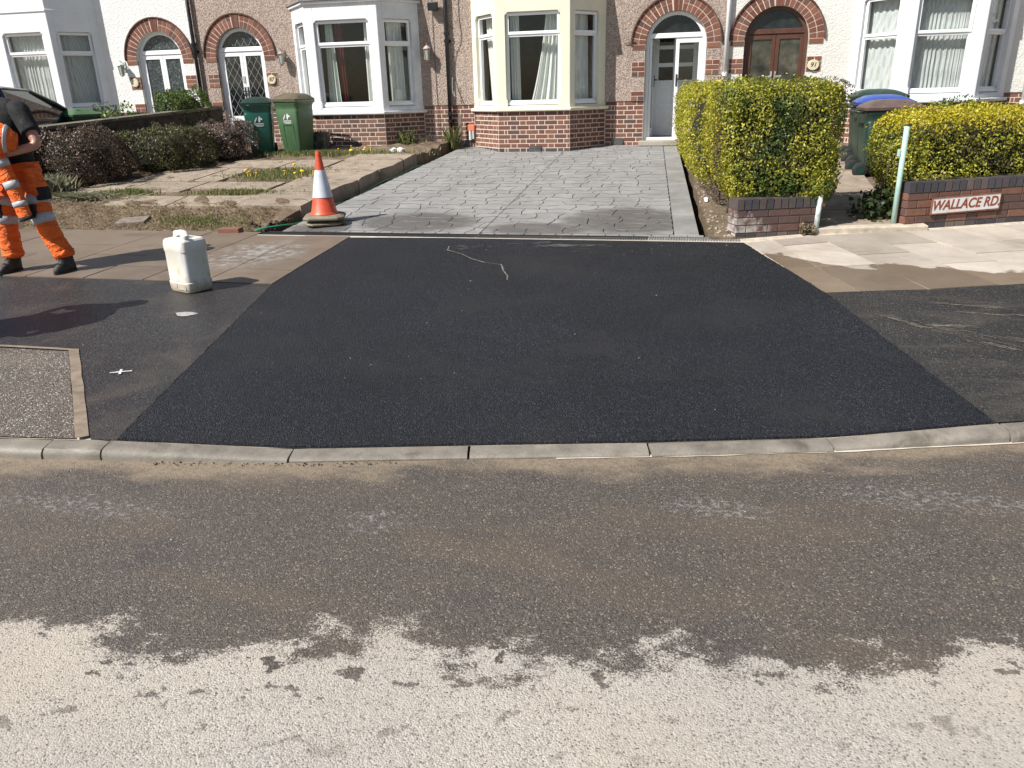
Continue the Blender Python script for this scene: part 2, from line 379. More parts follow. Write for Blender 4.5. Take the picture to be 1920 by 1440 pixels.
# renders
mPEB, nt, b = new_mat('pebbledash', rough=.95); T = NT(nt)
cell = T.voro(75, 'Color'); cs = T.n('ShaderNodeSeparateColor'); T.L(cell, cs.inputs[0])
c = T.ramp(cs.outputs[0], [(0, (.15, .10, .08)), (.25, (.33, .25, .205)), (.7, (.46, .365, .305)), (1, (.60, .52, .45))])
c = T.mix(T.mr(T.noise(.7, 4, .6), .35, .7, 0, .3), c, (.30, .235, .2))
c = T.mix(T.mr(T.noise(2.2, 5, .6, T.scaled((2.2, 1., .25))), .5, .72, 0, .45), c, (.19, .145, .12))
T.L(c, b.inputs['Base Color']); T.L(T.bump(T.math('MULTIPLY', T.voro(75, 'Distance'), -1.), .9, .012), b.inputs['Normal'])
mROUGH, nt, b = new_mat('white_roughcast', rough=.8); T = NT(nt)
c = T.ramp(T.noise(1.2, 6, .6), [(.3, (.70, .70, .68)), (.7, (.80, .80, .78))]); T.L(c, b.inputs['Base Color'])
T.L(T.bump(T.noise(38, 5, .65), .9, .02), b.inputs['Normal'])
mROUGHC, nt, b = new_mat('offwhite_roughcast', rough=.8); T = NT(nt)
c = T.ramp(T.noise(1.2, 6, .6), [(.3, (.66, .65, .60)), (.7, (.76, .75, .70))]); T.L(c, b.inputs['Base Color'])
T.L(T.bump(T.noise(38, 5, .65), .9, .02), b.inputs['Normal'])
mWHITE = plain('white_masonry_paint', (.76, .77, .78), .5, .05, 3, .15, 40)
mWHITEW = plain('weathered_white_paint', (.74, .75, .76), .5, .08, 5, .25, 30)
mCREAM = plain('cream_masonry_paint', (.76, .72, .56), .5, .05, 3, .12, 40)
mUPVC = plain('white_upvc', (.82, .83, .84), .25, .02, 3)
mBROWNW = plain('brown_painted_wood', (.10, .043, .027), .4, .15, 8, .1, 50)
mLEAD = plain('lead_strip', (.36, .36, .35), .5, .1)
mPIPEB = plain('black_pipe_paint', (.012, .012, .013), .35, .2)
mPIPEW = plain('white_pipe_plastic', (.76, .77, .78), .35, .04)
mIRON = plain('cast_iron', (.02, .02, .022), .6, .3, 30, .3)
mROOFT = plain('roof_tile', (.12, .06, .045), .9, .3, 8, .5)
mFELT = plain('grey_roof_felt', (.2, .19, .175), .9, .2, 8, .4)
mROOM = plain('dim_room_paint', (.28, .25, .21), .9, .1)
mCARPET = plain('dark_carpet', (.09, .06, .05), .95, .2, 20)
mGLASS, nt, b = new_mat('window_glass'); T = NT(nt); nt.nodes.remove(b)
lw = T.n('ShaderNodeLayerWeight'); lw.inputs[0].default_value = .5
frs = T.math('MULTIPLY_ADD', T.math('POWER', lw.outputs['Facing'], 4.), .9, .055)
tr = T.n('ShaderNodeBsdfTransparent'); tr.inputs[0].default_value = (.88, .91, .90, 1); gl = T.n('ShaderNodeBsdfGlossy'); gl.inputs['Roughness'].default_value = .01
mx = T.n('ShaderNodeMixShader'); T.L(frs, mx.inputs[0]); T.L(tr.outputs[0], mx.inputs[1]); T.L(gl.outputs[0], mx.inputs[2])
T.L(T.bump(T.noise(3, 2), .05, .02), gl.inputs['Normal'])
T.L(mx.outputs[0], nt.nodes['Material Output'].inputs[0])
mFROST, nt, b = new_mat('obscured_glass', (.05, .065, .062), .12, 0, .8); T = NT(nt)
T.L(T.ramp(T.noise(24, 4, .7), [(.35, (.02, .026, .026)), (.62, (.07, .085, .08)), (.72, (.3, .33, .31))]), b.inputs['Base Color'])
T.L(T.bump(T.voro(38, 'Distance'), .8, .012), b.inputs['Normal'])
mDGLASS, nt, b = new_mat('dark_door_glass', (.012, .015, .018), .05, 0, .6); T = NT(nt)
T.L(T.ramp(T.noise(4, 3), [(.4, (.006, .008, .01)), (.8, (.035, .042, .045))]), b.inputs['Base Color']); T.L(T.bump(T.noise(2.5, 2), .1, .02), b.inputs['Normal'])
mBGLASS, nt, b = new_mat('hall_glass', (.05, .052, .045), .12, 0, .6); T = NT(nt)
T.L(T.ramp(T.noise(4, 4, .6), [(.3, (.018, .02, .02)), (.55, (.07, .068, .05)), (.8, (.16, .15, .12))]), b.inputs['Base Color'])
def cloth(name, c, tr=0., lace=False, rough=.9):
    m, nt, b = new_mat(name, c, rough); T = NT(nt)
    f = T.noise(30, 3); cc = T.mix(T.mr(f, .3, .7, 0, .25), c, tuple(q*.75 for q in c)); T.L(cc, b.inputs['Base Color'])
    if tr:
        t = T.n('ShaderNodeBsdfTransparent'); mx = T.n('ShaderNodeMixShader')
        if lace:
            w = T.n('ShaderNodeTexWave', wave_type='RINGS'); w.inputs['Scale'].default_value = 7; w.inputs['Distortion'].default_value = 3
            T.L(T.scaled((1., 1., 1.)), w.inputs['Vector'])
            fac = T.math('MULTIPLY', T.mr(w.outputs['Fac'], .2, .8, .55, 1.25), tr)
        else: fac = tr
        T.setin(mx.inputs[0], fac); T.L(b.outputs[0], mx.inputs[1]); T.L(t.outputs[0], mx.inputs[2]); T.L(mx.outputs[0], nt.nodes['Material Output'].inputs[0])
    return m
mNET = cloth('net_curtain_lace', (.72, .73, .72), .22, True)
mCURT = cloth('cream_curtain_cloth', (.76, .77, .73))
mCURTG = cloth('greenish_curtain_cloth', (.55, .60, .54))
mCURTR = cloth('dark_red_curtain_cloth', (.12, .015, .02))
# soil and plants
mSOIL, nt, b = new_mat('garden_soil', rough=1.); T = NT(nt)
c = T.ramp(T.noise(7, 7, .7), [(.3, (.10, .065, .042)), (.55, (.19, .135, .09)), (.75, (.29, .22, .155))])
c = T.mix(T.mr(T.noise(1.4, 4), .45, .65, 0, .4), c, (.13, .12, .055)); T.L(c, b.inputs['Base Color'])
T.L(T.bump(T.noise(35, 6, .7), 1., .03), b.inputs['Normal'])
mTRENCH = plain('dark_trench_earth', (.06, .042, .03), 1., .4, 14, 1., 40, bdist=.03)
def leafmat(name, stops, nstops=None, nscale=2.5, hscale=None, trans=.3):
    m, nt, b = new_mat(name, rough=.45, spec=.4); T = NT(nt)
    i = T.island()
    c = T.ramp(i, stops)
    if nstops:
        c2 = T.ramp(i, nstops); c = T.mix(T.mr(T.noise(nscale, 3, .6), .50, .62, 0, 1, True), c, c2)
    if hscale: c = hscale(T, c, i)
    T.L(c, b.inputs['Base Color'])
    t = T.n('ShaderNodeBsdfTranslucent'); T.L(c, t.inputs[0]); mx = T.n('ShaderNodeMixShader'); mx.inputs[0].default_value = trans
    T.L(b.outputs[0], mx.inputs[1]); T.L(t.outputs[0], mx.inputs[2]); T.L(mx.outputs[0], nt.nodes['Material Output'].inputs[0]); return m
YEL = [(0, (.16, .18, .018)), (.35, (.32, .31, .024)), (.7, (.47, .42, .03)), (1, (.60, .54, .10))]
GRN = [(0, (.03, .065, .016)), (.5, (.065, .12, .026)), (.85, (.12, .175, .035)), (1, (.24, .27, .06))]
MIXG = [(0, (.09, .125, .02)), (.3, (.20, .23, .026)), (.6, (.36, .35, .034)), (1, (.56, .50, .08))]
DRYB = [(0, (.10, .06, .04)), (.5, (.17, .11, .075)), (1, (.1, .12, .04))]
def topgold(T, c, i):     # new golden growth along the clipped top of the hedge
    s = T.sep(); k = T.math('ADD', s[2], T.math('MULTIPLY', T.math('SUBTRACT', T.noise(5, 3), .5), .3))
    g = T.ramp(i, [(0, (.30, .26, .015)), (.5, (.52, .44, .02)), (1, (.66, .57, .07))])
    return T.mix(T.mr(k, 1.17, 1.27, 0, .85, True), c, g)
mHEDGEY = leafmat('sunlit_gold_privet_leaf', YEL, MIXG, 3.)  # privet gold, brightened in the colour for sunlight on the drive side
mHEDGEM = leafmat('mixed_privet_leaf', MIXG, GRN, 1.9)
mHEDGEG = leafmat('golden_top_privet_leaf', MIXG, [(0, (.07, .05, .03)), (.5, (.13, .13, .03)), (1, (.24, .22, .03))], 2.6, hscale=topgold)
mHEDGED = leafmat('dead_hedge_twig', DRYB)
mCOREH = plain('hedge_inner_shade', (.02, .018, .008), 1., .4, 20)  # near-black filler colour standing in for shade deep in the foliage
mHEATH = leafmat('brown_heather_leaf', [(0, (.035, .021, .013)), (.5, (.085, .055, .036)), (.9, (.16, .11, .076)), (1, (.42, .33, .26))], trans=.08)
mHEATHG = leafmat('green_heather_leaf', [(0, (.022, .026, .009)), (.5, (.066, .067, .02)), (.9, (.13, .12, .038)), (1, (.36, .34, .25))], trans=.1)
mHEATHP = leafmat('pinkish_heather_leaf', [(0, (.06, .038, .026)), (.5, (.14, .092, .07)), (.9, (.25, .185, .155)), (1, (.45, .39, .36))], trans=.08)
mLEAFG = leafmat('bright_green_leaf', [(0, (.03, .06, .012)), (.5, (.08, .14, .025)), (1, (.2, .26, .05))])
mLEAFD = leafmat('ivy_green_leaf', [(0, (.012, .025, .008)), (.6, (.03, .055, .015)), (1, (.07, .11, .03))])
mGRASS = leafmat('grass_blade', [(0, (.10, .13, .035)), (.5, (.19, .22, .07)), (1, (.36, .33, .17))])
mDRYG = leafmat('dry_grass_blade', [(0, (.16, .11, .06)), (.5, (.28, .21, .12)), (1, (.42, .36, .24))])
mPALEG = leafmat('pale_spiky_blade', [(0, (.12, .13, .07)), (.5, (.28, .28, .18)), (1, (.5, .5, .38))])
mYELLOW = plain('dandelion_yellow', (.75, .50, .01), .7, .1)
mWHITEF = plain('white_petal', (.75, .75, .72), .7, .05)
# goods
mORANGE, nt, b = new_mat('hi_vis_orange', rough=.7); T = NT(nt)
T.L(T.ramp(T.noise(5, 5, .6), [(.25, (.78, .125, .009)), (.75, (.90, .155, .012))]), b.inputs['Base Color']); T.L(T.bump(T.noise(7, 4, .55, T.scaled((1., 1., 1.9)), 1.6), 1., .06), b.inputs['Normal'])
mREFL = plain('reflective_tape', (.42, .42, .43), .35, .08, 10, .2)
mBLACKC = plain('black_cloth', (.012, .012, .013), .9, .25, 8, .6, 14, bdist=.02)
mSKIN = plain('skin', (.46, .235, .165), .5, .1, 9, .1)
mBOOT = plain('worn_black_leather', (.022, .02, .018), .6, .4, 14, .5)
mSOLE = plain('rubber_sole', (.03, .028, .026), .8, .2)
mHAIR = plain('dark_hair', (.03, .02, .014), .6, .3, 40, .6)
mCONE = plain('cone_orange_plastic', (.66, .085, .035), .45, .12, 9, .1)
mCONEW, nt, b = new_mat('cone_reflective_sleeve', (.6, .62, .68), .3); T = NT(nt)
T.L(T.ramp(T.noise(12, 5, .7), [(.3, (.48, .50, .56)), (.6, (.64, .66, .72))]), b.inputs['Base Color'])
mCBASE = plain('dusty_rubber_base', (.21, .18, .125), .95, .3, 9, .5)
mCAN, nt, b = new_mat('translucent_white_plastic', (.72, .71, .66), .35); T = NT(nt)
c = T.ramp(T.noise(6, 6, .65), [(.35, (.76, .75, .71)), (.58, (.70, .66, .55)), (.70, (.44, .34, .2))])
c = T.mix(T.mr(T.math('ADD', T.sep()[2], T.math('MULTIPLY', T.noise(18, 5, .7), .22)), .30, .40, .75, 0), c, (.36, .29, .19)); T.L(c, b.inputs['Base Color'])
b.inputs['Subsurface Weight'].default_value = .15; b.inputs['Subsurface Radius'].default_value = (.03, .03, .025)
mCANR = plain('grubby_seam', (.3, .23, .14), .8, .4, 20)
mTEAL = plain('teal_bin_plastic', (.008, .085, .06), .4, .15, 4, .1)
mBING = plain('green_bin_plastic', (.06, .125, .055), .45, .12, 4, .1)
mBINDK = plain('dark_green_bin_plastic', (.018, .045, .032), .45, .25, 4, .15)
mBINRIM = plain('dark_lid_plastic', (.012, .04, .03), .4, .2)
mLIDBR = plain('dull_olive_lid_plastic', (.115, .10, .062), .5, .15)
mLIDGR = plain('dull_brown_lid_plastic', (.115, .078, .066), .55, .2)
mLIDBL = plain('blue_lid_plastic', (.035, .075, .30), .4, .12)
mTYRE = plain('black_rubber', (.02, .02, .02), .8, .3)
mGREYP = plain('grey_plastic', (.22, .22, .2), .6, .2)
mPOSTG = plain('pale_green_gloss_paint', (.38, .54, .49), .35, .08, 9, .1)
mRUST = plain('rusty_flake', (.10, .05, .03), .9, .4, 30, .5)
mHOSE = plain('green_hose', (.02, .2, .1), .35, .1)
mCARP = plain('dark_blue_car_paint', (.008, .010, .016), .12, .1, spec=.8)
mCARG, nt, b = new_mat('car_glass', (.012, .03, .032), .03, 0, 1.); b.inputs['Coat Weight'].default_value = 1
mSIGNW, nt, b = new_mat('enamel_sign_white', (.66, .65, .62), .3); T = NT(nt)
c = T.mix(T.mr(T.noise(14, 6, .7), .58, .72, 0, .6), (.68, .67, .65), (.42, .30, .2)); T.L(c, b.inputs['Base Color'])
mSIGNR = plain('rusty_red_lettering', (.26, .06, .025), .5, .2, 20)
mSIGNF = plain('rusty_frame', (.22, .08, .05), .7, .3, 20, .3)
mPLAQ = plain('cream_plaque', (.66, .60, .42), .4, .08)
mINK = plain('dark_lettering', (.03, .035, .03), .5, .1)
mLOGO = plain('white_print', (.72, .74, .72), .5, .05)
mLANT = plain('pale_lantern_metal', (.60, .64, .58), .4, .1)
mGASO = plain('orange_plastic_cap', (.75, .2, .1), .5, .1)
mWOODG = plain('grey_weathered_wood', (.2, .17, .14), .9, .3, 12, .5)
mPAINTM = plain('white_spray_paint', (.62, .61, .58), .8, .15, 30)
mPLASTW = plain('white_plastic_litter', (.75, .75, .76), .4, .05)
mSTONE = plain('rubble_stone', (.34, .28, .22), .95, .25, 14, .6)
# ================================================================== THE GROUND
g = MB(); S_ = 1500
g.add([(-S_, -S_, -.45), (S_, -S_, -.45), (S_, S_, -.45), (-S_, S_, -.45)], [(0, 1, 2, 3)])
tag(g.build('ground', mSOIL), kind='structure')
# road, with the distance to the kerb kept on its points
xs = sorted(set([-30., -20., -12.] + list(np.arange(-8, 6.01, .1)) + [8., 10., 15., 30.]))
ss_ = list(np.arange(0, 3.6, .1)) + [4., 5., 7., 10., 15., 25., 40.]
V = []; KD = []
for s in ss_:
    for x in xs: V.append((x, Yk(x)+.02-s, 0. if s < 3 else -.0)); KD.append(s)
nx = len(xs); F = [(i*nx+k, (i+1)*nx+k, (i+1)*nx+k+1, i*nx+k+1) for i in range(len(ss_)-1) for k in range(nx-1)]
me = fast_mesh('road', np.array(V), np.array(F), mROAD)
a = me.attributes.new('kd', 'FLOAT', 'POINT'); a.data.foreach_set('value', np.array(KD, dtype=np.float32))
road = bpy.data.objects.new('road', me); place(road, None); tag(road, kind='structure')
mb = MB()       # mortar smeared along the foot of the new kerb
for i in range(60):
    x0 = -.55+i*.038; x1 = x0+.038
    w = lambda x: .007+.003*math.sin(x*9)+.002*math.sin(x*31)
    mb.add([(x0, Yk(x0)-w(x0), .004), (x1, Yk(x1)-w(x1), .004), (x1, Yk(x1)+.02, .006), (x0, Yk(x0)+.02, .006)], [(0, 1, 2, 3)])
mb.build('kerb_mortar_line', mHAUNCH, road)
mb = MB()       # black crumbs of asphalt along the foot of the kerb, and grit on the road
for i in range(120):
    t = random.random(); x = -2.5+t*1.2; y = Yk(x)-.01-abs(random.gauss(0, .02)); r = random.uniform(.003, .009)
    mb.add([(x+random.uniform(-r, r), y+random.uniform(-r, r), random.uniform(.0, r*1.3)) for _ in range(4)], [(0, 1, 2), (0, 2, 3), (0, 3, 1), (1, 3, 2)])
mb.build('asphalt_crumbs', mNEW, road)['kind'] = 'stuff'
mb = MB()
for i in range(260):
    x = random.uniform(-3, 2.2); y = Yk(x)-random.uniform(.1, 2.4); r = random.uniform(.003, .007)
    mb.add([(x+random.uniform(-r, r), y+random.uniform(-r, r), random.uniform(.0, r*1.2)) for _ in range(4)], [(0, 1, 2), (0, 2, 3), (0, 3, 1), (1, 3, 2)])
mb.build('road_grit', mSTONE, road)['kind'] = 'stuff'
# ---- kerb: every stone a piece
kerb = empty('kerb', (0, 3.4, 0), kind='structure')
JX = [-8.55, -7.64, -6.73, -5.82, -4.91, -4.0, -3.1, -2.79, -1.839, -.973, -.104, .769, 1.62, 2.5, 3.35, 4.2, 5.0, 5.8]
for i in range(len(JX)-1):
    xa, xb = JX[i]+.006, JX[i+1]-.006
    old = xb < -2.7
    pa, pb = Vector((xa, Yk(xa))), Vector((xb, Yk(xb)))
    dj = random.uniform(-.004, .004); t = (pb-pa).normalized(); n = Vector((-t.y, t.x))
    mb = MB(); rings = []
    hA, hB = zk(JX[i]), zk(JX[i+1])
    N_ = 6
    for k in range(N_+1):
        q = k/N_; p = pa.lerp(pb, q)+n*dj; h = hA+(hB-hA)*q
        if old: h += random.uniform(-.006, .003)
        wv = random.uniform(-.006, .004) if old else 0
        sl = .035 if h < .07 else .018
        prof = [(0+wv, -.15), (0+wv, max(.004, h*.35)), (.006+wv, h*.62), (sl*.55, h*.88), (sl+.02, h*.985), (.102, h+.004), (.102, -.15)]
        rings.append([(p.x+n.x*d, p.y+n.y*d, z) for d, z in prof])
    mb.rings(rings); o = mb.build('kerb_stone', mKERBO if old else mKERBN, kerb)
    smooth_by_angle(o, 40)
kb = [(x, Yk(x)+.137) for x in np.arange(-8.5, 5.81, .1)]
def kback(x): return Yk(x)+.104/math.cos(.2)
# ---- footway bed
wallline = [(.51, 8.14), (1.32, 8.47), (2.31, 8.67), (3.46, 9.08), (5, 9.65), (7, 10.4)]
poly = [(x, kback(x)) for x in np.arange(-14, 7.01, .25)] + [(7, 10.4), (5, 9.65), (3.46, 9.08), (2.31, 8.72), (1.32, 8.5), (.51, 8.16), (-14, 8.16)]
footway = sheet('footway', poly, -.001, .4, mSANDJ, None, kind='structure')
# old dark asphalt, left and right; the fresh patch between
PL = [(-2.76, kback(-2.76)), (-3.48, 5.97), (-3.6, 7.9)]
PR = [(1.56, kback(1.56)), (1.09, 6.27), (.57, 7.95)]
seam = [(-3.985, 4.19), (-2.935, kback(-2.935))]
kl = [(x, kback(x)) for x in np.arange(-12, -2.76, .2)]
sheet('worn_asphalt', dens([(-12, 4.23), (-3.97, 4.20)], 3)[:2] and [(-12, 4.22), (-3.96, 4.20), (-2.91, kback(-2.91)), (-2.765, kback(-2.765)), (-3.485, 5.965), (-12, 5.955)], .010, .25, mOLDL, footway, thick=.02)
sheet('old_asphalt', [(x, kback(x)) for x in np.arange(-12, -3.0, .25)]+[(-2.995, kback(-2.995)), (-4.03, 4.18), (-12, 4.17)], .008, .25, mBROWN, footway)
# pale cement strip framing the old square
mb = MB()
def strip(mb, a, b, w, dz, n=8, jit=.004):
    a, b = Vector(a), Vector(b); t = (b-a).normalized(); m = Vector((-t.y, t.x))
    pts = []
    for k in range(n+1):
        p = a.lerp(b, k/n)
        for s in (-1, 1):
            q = p+m*s*(w/2+random.uniform(-jit, jit)); pts.append((q.x, q.y, land(q.x, q.y)+dz))
    mb.add(pts, [(2*k, 2*k+2, 2*k+3, 2*k+1) for k in range(n)])
strip(mb, (-4.0, 4.2), (-2.955, kback(-2.955)), .062, .016); strip(mb, (-9, 4.21), (-3.98, 4.2), .035, .0155, 20)
mb.build('cement_strip', plain('dirty_cement', (.22, .17, .125), .9, .25, 12, .4), footway)
kr = [(x, kback(x)) for x in np.arange(1.6, 6.9, .3)]
tl = [(1.09, 6.26), (1.9, 6.42), (2.63, 6.67), (3.5, 7.0), (4.6, 7.45), (6.9, 8.5)]
sheet('worn_asphalt', [(1.565, kback(1.565))]+kr+list(reversed(tl)), .008, .25, mOLDR, footway)
front = [(x, kback(x)+.002) for x in np.arange(-2.7, 1.55, .15)]
def rag(a, b, st=.035, j=.011): return dens([a, b, b], st, j)[:-1]
poly = [PL[0]]+front+rag(PR[0], PR[1])+rag(PR[1], PR[2])+[PR[2]]+[(x, 7.955) for x in (-.5, -1.5, -2.5)]+rag(PL[2], PL[1])+rag(PL[1], PL[0])
sheet('fresh_asphalt_patch', poly, .014, .25, mNEW, footway, thick=.02)
mb = MB()       # scattered pale chips on the fresh asphalt
for i in range(90):
    y = random.uniform(3.8, 7.9); x = random.uniform(-3.2, .9); r = random.uniform(.003, .0075); z = land(x, y)+.014
    if i > 50: y = random.uniform(7.2, 7.9); x = random.uniform(-1.2, .5); z = land(x, y)+.014
    mb.add([(x+random.uniform(-r, r), y+random.uniform(-r, r), z+random.uniform(0, r)) for _ in range(4)], [(0, 1, 2), (0, 2, 3), (0, 3, 1), (1, 3, 2)])
mb.build('pale_chips', mHAUNCH, footway)['kind'] = 'stuff'
# dribble of cement and a drag mark on the patch
mb = MB()
dr = [(-2.35, 7.55), (-2.32, 7.38), (-2.12, 7.22), (-1.98, 7.05), (-1.82, 6.93), (-1.64, 6.86), (-1.58, 6.66), (-1.5, 6.48), (-1.47, 6.34)]
for a, b2 in zip(dr[:-1], dr[1:]): strip(mb, a, b2, random.uniform(.008, .018), .0175, 4, .003)
mb.build('cement_dribble', plain('dried_dribble', (.16, .145, .12), .9, .4, 25), footway)
mb = MB()
for k in range(46):
    x = random.gauss(-1.25, .22); y = random.gauss(7.68, .05); strip(mb, (x, y), (x+random.uniform(.03, .14), y+random.uniform(-.01, .02)), random.uniform(.004, .012), .0175+k*1e-5, 2, .002)
for k in range(16):
    x = random.gauss(-2.2, .08); y = random.gauss(7.55, .07); strip(mb, (x, y), (x+random.uniform(.02, .08), y+random.uniform(-.03, .03)), .006, .0175+k*1e-5, 2, .002)
mb.build('scrape_marks', plain('grey_scrape', (.13, .125, .12), .9, .3, 25), footway)
# white spray cross on the worn asphalt, left
mb = MB()
strip(mb, (-3.445, 3.85), (-3.325, 3.90), .013, .0155, 6); strip(mb, (-3.41, 3.91), (-3.365, 3.835), .014, .0165, 5)
mb.build('spray_cross', mPAINTM, footway)
# dusty tyre and drag streaks on the right-hand asphalt
mb = MB()
for (a, b2, w) in (((1.55, 5.55), (2.3, 5.15), .05), ((1.9, 5.85), (2.6, 5.75), .03), ((1.35, 5.75), (1.6, 5.45), .015), ((1.62, 5.5), (1.9, 5.5), .02), ((1.75, 6.05), (2.2, 5.98), .012), ((1.8, 5.3), (2.25, 4.9), .03)):
    a, b2 = Vector(a), Vector(b2)
    for k in range(26):
        p = a.lerp(b2, random.random()); q = p+(b2-a).normalized()*random.uniform(.03, .16); o = Vector((random.gauss(0, w), random.gauss(0, w)))
        strip(mb, p+o, q+o, random.uniform(.003, .009), .012+k*1.5e-5, 3, .001)
mb.build('dust_streaks', plain('pale_dust', (.14, .12, .095), .95, .3, 25), footway)
# a puddle of cement water
mb = MB(); pc = Vector((-3.72, 5.05)); pts = []
for k in range(18):
    t = 2*math.pi*k/18; q = pc+Vector((math.cos(t)*.085*(1+.25*math.sin(3*t)), math.sin(t)*.055)); pts.append((q.x, q.y, land(q.x, q.y)+.0135))
mb.add(pts, [tuple(range(18))]); mb.build('cement_puddle', plain('milky_water', (.3, .3, .3), .1, .2, 30), footway)
# ---- paving slabs
def slab(poly, mat, parent, top=.005, zf=land, th=.05, name='paving_slab', gap=.011, tilt=True):
    c = sum((Vector(p) for p in poly), Vector((0, 0)))/len(poly)
    pp = []
    for p in poly:
        p = Vector(p); d = c-p; pp.append(p+d.normalized()*gap)
    dz = random.uniform(-.002, .003)
    tx, ty = (random.uniform(-.004, .004), random.uniform(-.004, .004)) if tilt else (0, 0)
    mb = MB(); f = lambda x, y: (x, y, zf(x, y)+top+dz+tx*(x-c.x)+ty*(y-c.y))
    mb.prism([tuple(p) for p in pp], lambda x, y: (x, y, zf(x, y)-th), f)
    return mb.build(name, mat, parent)
jn = [(.575, 7.99, 1.09, 6.27)]
RJ = [((1.105, 6.275), (.60, 8.0)), ((1.36, 6.33), (.87, 8.12)), ((1.90, 6.425), (1.31, 8.33)), ((2.44, 6.61), (1.76, 8.47)), ((2.98, 6.80), (2.2, 8.56)), ((3.5, 7.01), (2.66, 8.68)), ((4.05, 7.24), (3.15, 8.86)), ((4.6, 7.47), (3.65, 9.03)), ((5.15, 7.72), (4.2, 9.23)), ((5.7, 7.97), (4.75, 9.43))]
cuts = [[0, .44, 1], [0, .40, .86, 1], [0, .58, 1], [0, .36, .75, 1], [0, .5, 1], [0, .3, .7, 1], [0, .5, 1], [0, .35, .75, 1], [0, .5, 1]]
for i in range(len(RJ)-1):
    (a0, a1), (b0, b1) = RJ[i], RJ[i+1]; a0, a1, b0, b1 = map(Vector, (a0, a1, b0, b1))
    for k in range(len(cuts[i])-1):
        t0, t1 = cuts[i][k], cuts[i][k+1]
        slab([a0.lerp(a1, t0), b0.lerp(b1, t0), b0.lerp(b1, t1), a0.lerp(a1, t1)], mSLABR, footway, .0045, gap=.010)
LXs = [-10.6, -9.95, -9.3, -8.66, -8.02, -7.39, -6.71, -6.03, -5.4, -4.77, -4.15]
for i in range(len(LXs)):
    x0 = LXs[i]
    ye = 7.95 if x0 > -5. else 8.11
    rows = [5.965, 6.88, ye] if i % 2 else [5.965, 6.42, 7.32, ye]
    for k in range(len(rows)-1):
        ya, yb = rows[k], rows[k+1]
        if i < len(LXs)-1: x1a = x1b = LXs[i+1]
        else: e = lambda y: -3.485+(y-5.97)*(-.12/1.93); x1a, x1b = e(ya), e(yb)
        slab([(x0, ya), (x1a, ya), (x1b, yb), (x0, yb)], mSLABL, footway, .016, gap=.008)
if 0: sheet('mortar_fillet', [(-10.6, 8.03), (-4.98, 8.03), (-4.98, 8.09), (-10.6, 8.13)], .006, .5, mSANDJ, footway)
# a small utility lid set beside the patch
lid = slab([(-3.86, 7.33), (-3.60, 7.33), (-3.62, 7.53), (-3.87, 7.53)], mKERBO, footway, .012, name='access_cover')
# ---- drainage channel across the mouth of the drive
chan = empty('drainage_channel', (-2.2, 8.06, .22), 'dark slotted drainage channel across the mouth of the grey drive', 'drain')
def onland(dz): return lambda x, y, z: (x, y, land(x, y)+z+dz)
mb = MB(); mb.box(-4.97, .56, 7.972, 7.998, -.06, .010, onland(0)); mb.build('concrete_edge', mHAUNCH, chan)
mb = MB(); mb.box(-4.97, .55, 7.998, 8.208, -.06, -.03, onland(0)); mb.build('trough', mDARKJ, chan)
mGRATE = plain('black_grating_plastic', (.03, .03, .031), .5, .3, 20)
mGRATED = plain('dusty_grating_plastic', (.16, .155, .147), .8, .3, 12)
for k in range(6):
    x0 = -4.96+k*.92; x1 = min(x0+.912, .55); mb = MB()
    mb.box(x0, x1, 8.0, 8.016, -.035, .008, onland(0)); mb.box(x0, x1, 8.185, 8.203, -.035, .008, onland(0)); mb.box(x0, x1, 8.095, 8.107, -.035, .007, onland(0))
    x = x0
    while x < x1-.012:
        mb.box(x, x+.011, 8.016, 8.095, -.03, .0065, onland(0)); mb.box(x, x+.011, 8.107, 8.185, -.03, .0065, onland(0)); x += .027
    mb.build('grating', mGRATED if k == 5 else mGRATE, chan)
# ---- drive: imprinted stones with recessed joints
def xl(y): return -4.62+(y-8.1)*.045
def xr(y): return .17-(y-8.1)*.055
drive = sheet('driveway', [(xl(8.13), 8.132), (xr(8.13), 8.132), (xr(15.0), 15.0), (xl(15.0), 15.0)], -.014, .5, mDARKJ, None, kind='structure', thick=.22)
mDRIVEJ = plain('dark_release_powder', (.125, .123, .119), .9, .3, 10)
def stone(poly, h=.0, name='stone', mat=mDRIVE):
    # rounded-over edge: a slightly smaller top on a wider foot
    c = sum((Vector(p) for p in poly), Vector((0, 0)))/len(poly); mb = MB(); n = len(poly)
    r0_ = [(p[0], p[1], land(*p)-.02) for p in poly]; r1_ = [(p[0], p[1], land(*p)-.004+h) for p in poly]
    r2_ = []
    for p in poly:
        q = Vector(p); d_ = (c-q).normalized(); q = q+Vector((d_.x*.003, d_.y*.010)) if name == 'stone' else q+d_*.008; r2_.append((q.x, q.y, land(q.x, q.y)+.003+h))
    mb.rings([r0_, r1_, r2_]); mb.m = [1 if i < 2*n and name == 'stone' else 0 for i in range(len(mb.f))]; return mb.build(name, [mat, mDRIVEJ], drive)
def wob(j, x): return .03*math.sin(x*5.1+j*2.3)+.03*math.sin(x*11.7+j*5.1)+.014*math.sin(x*23+j)
rows = np.linspace(8.30, 15.0, 29)
rs = random.Random(11)
def ins(poly, gp=.007):
    c = sum((Vector(p) for p in poly), Vector((0, 0)))/len(poly); return [(p[0]+(c-Vector(p)).normalized().x*gp*.6, p[1]+(c-Vector(p)).normalized().y*gp*1.5) for p in poly]
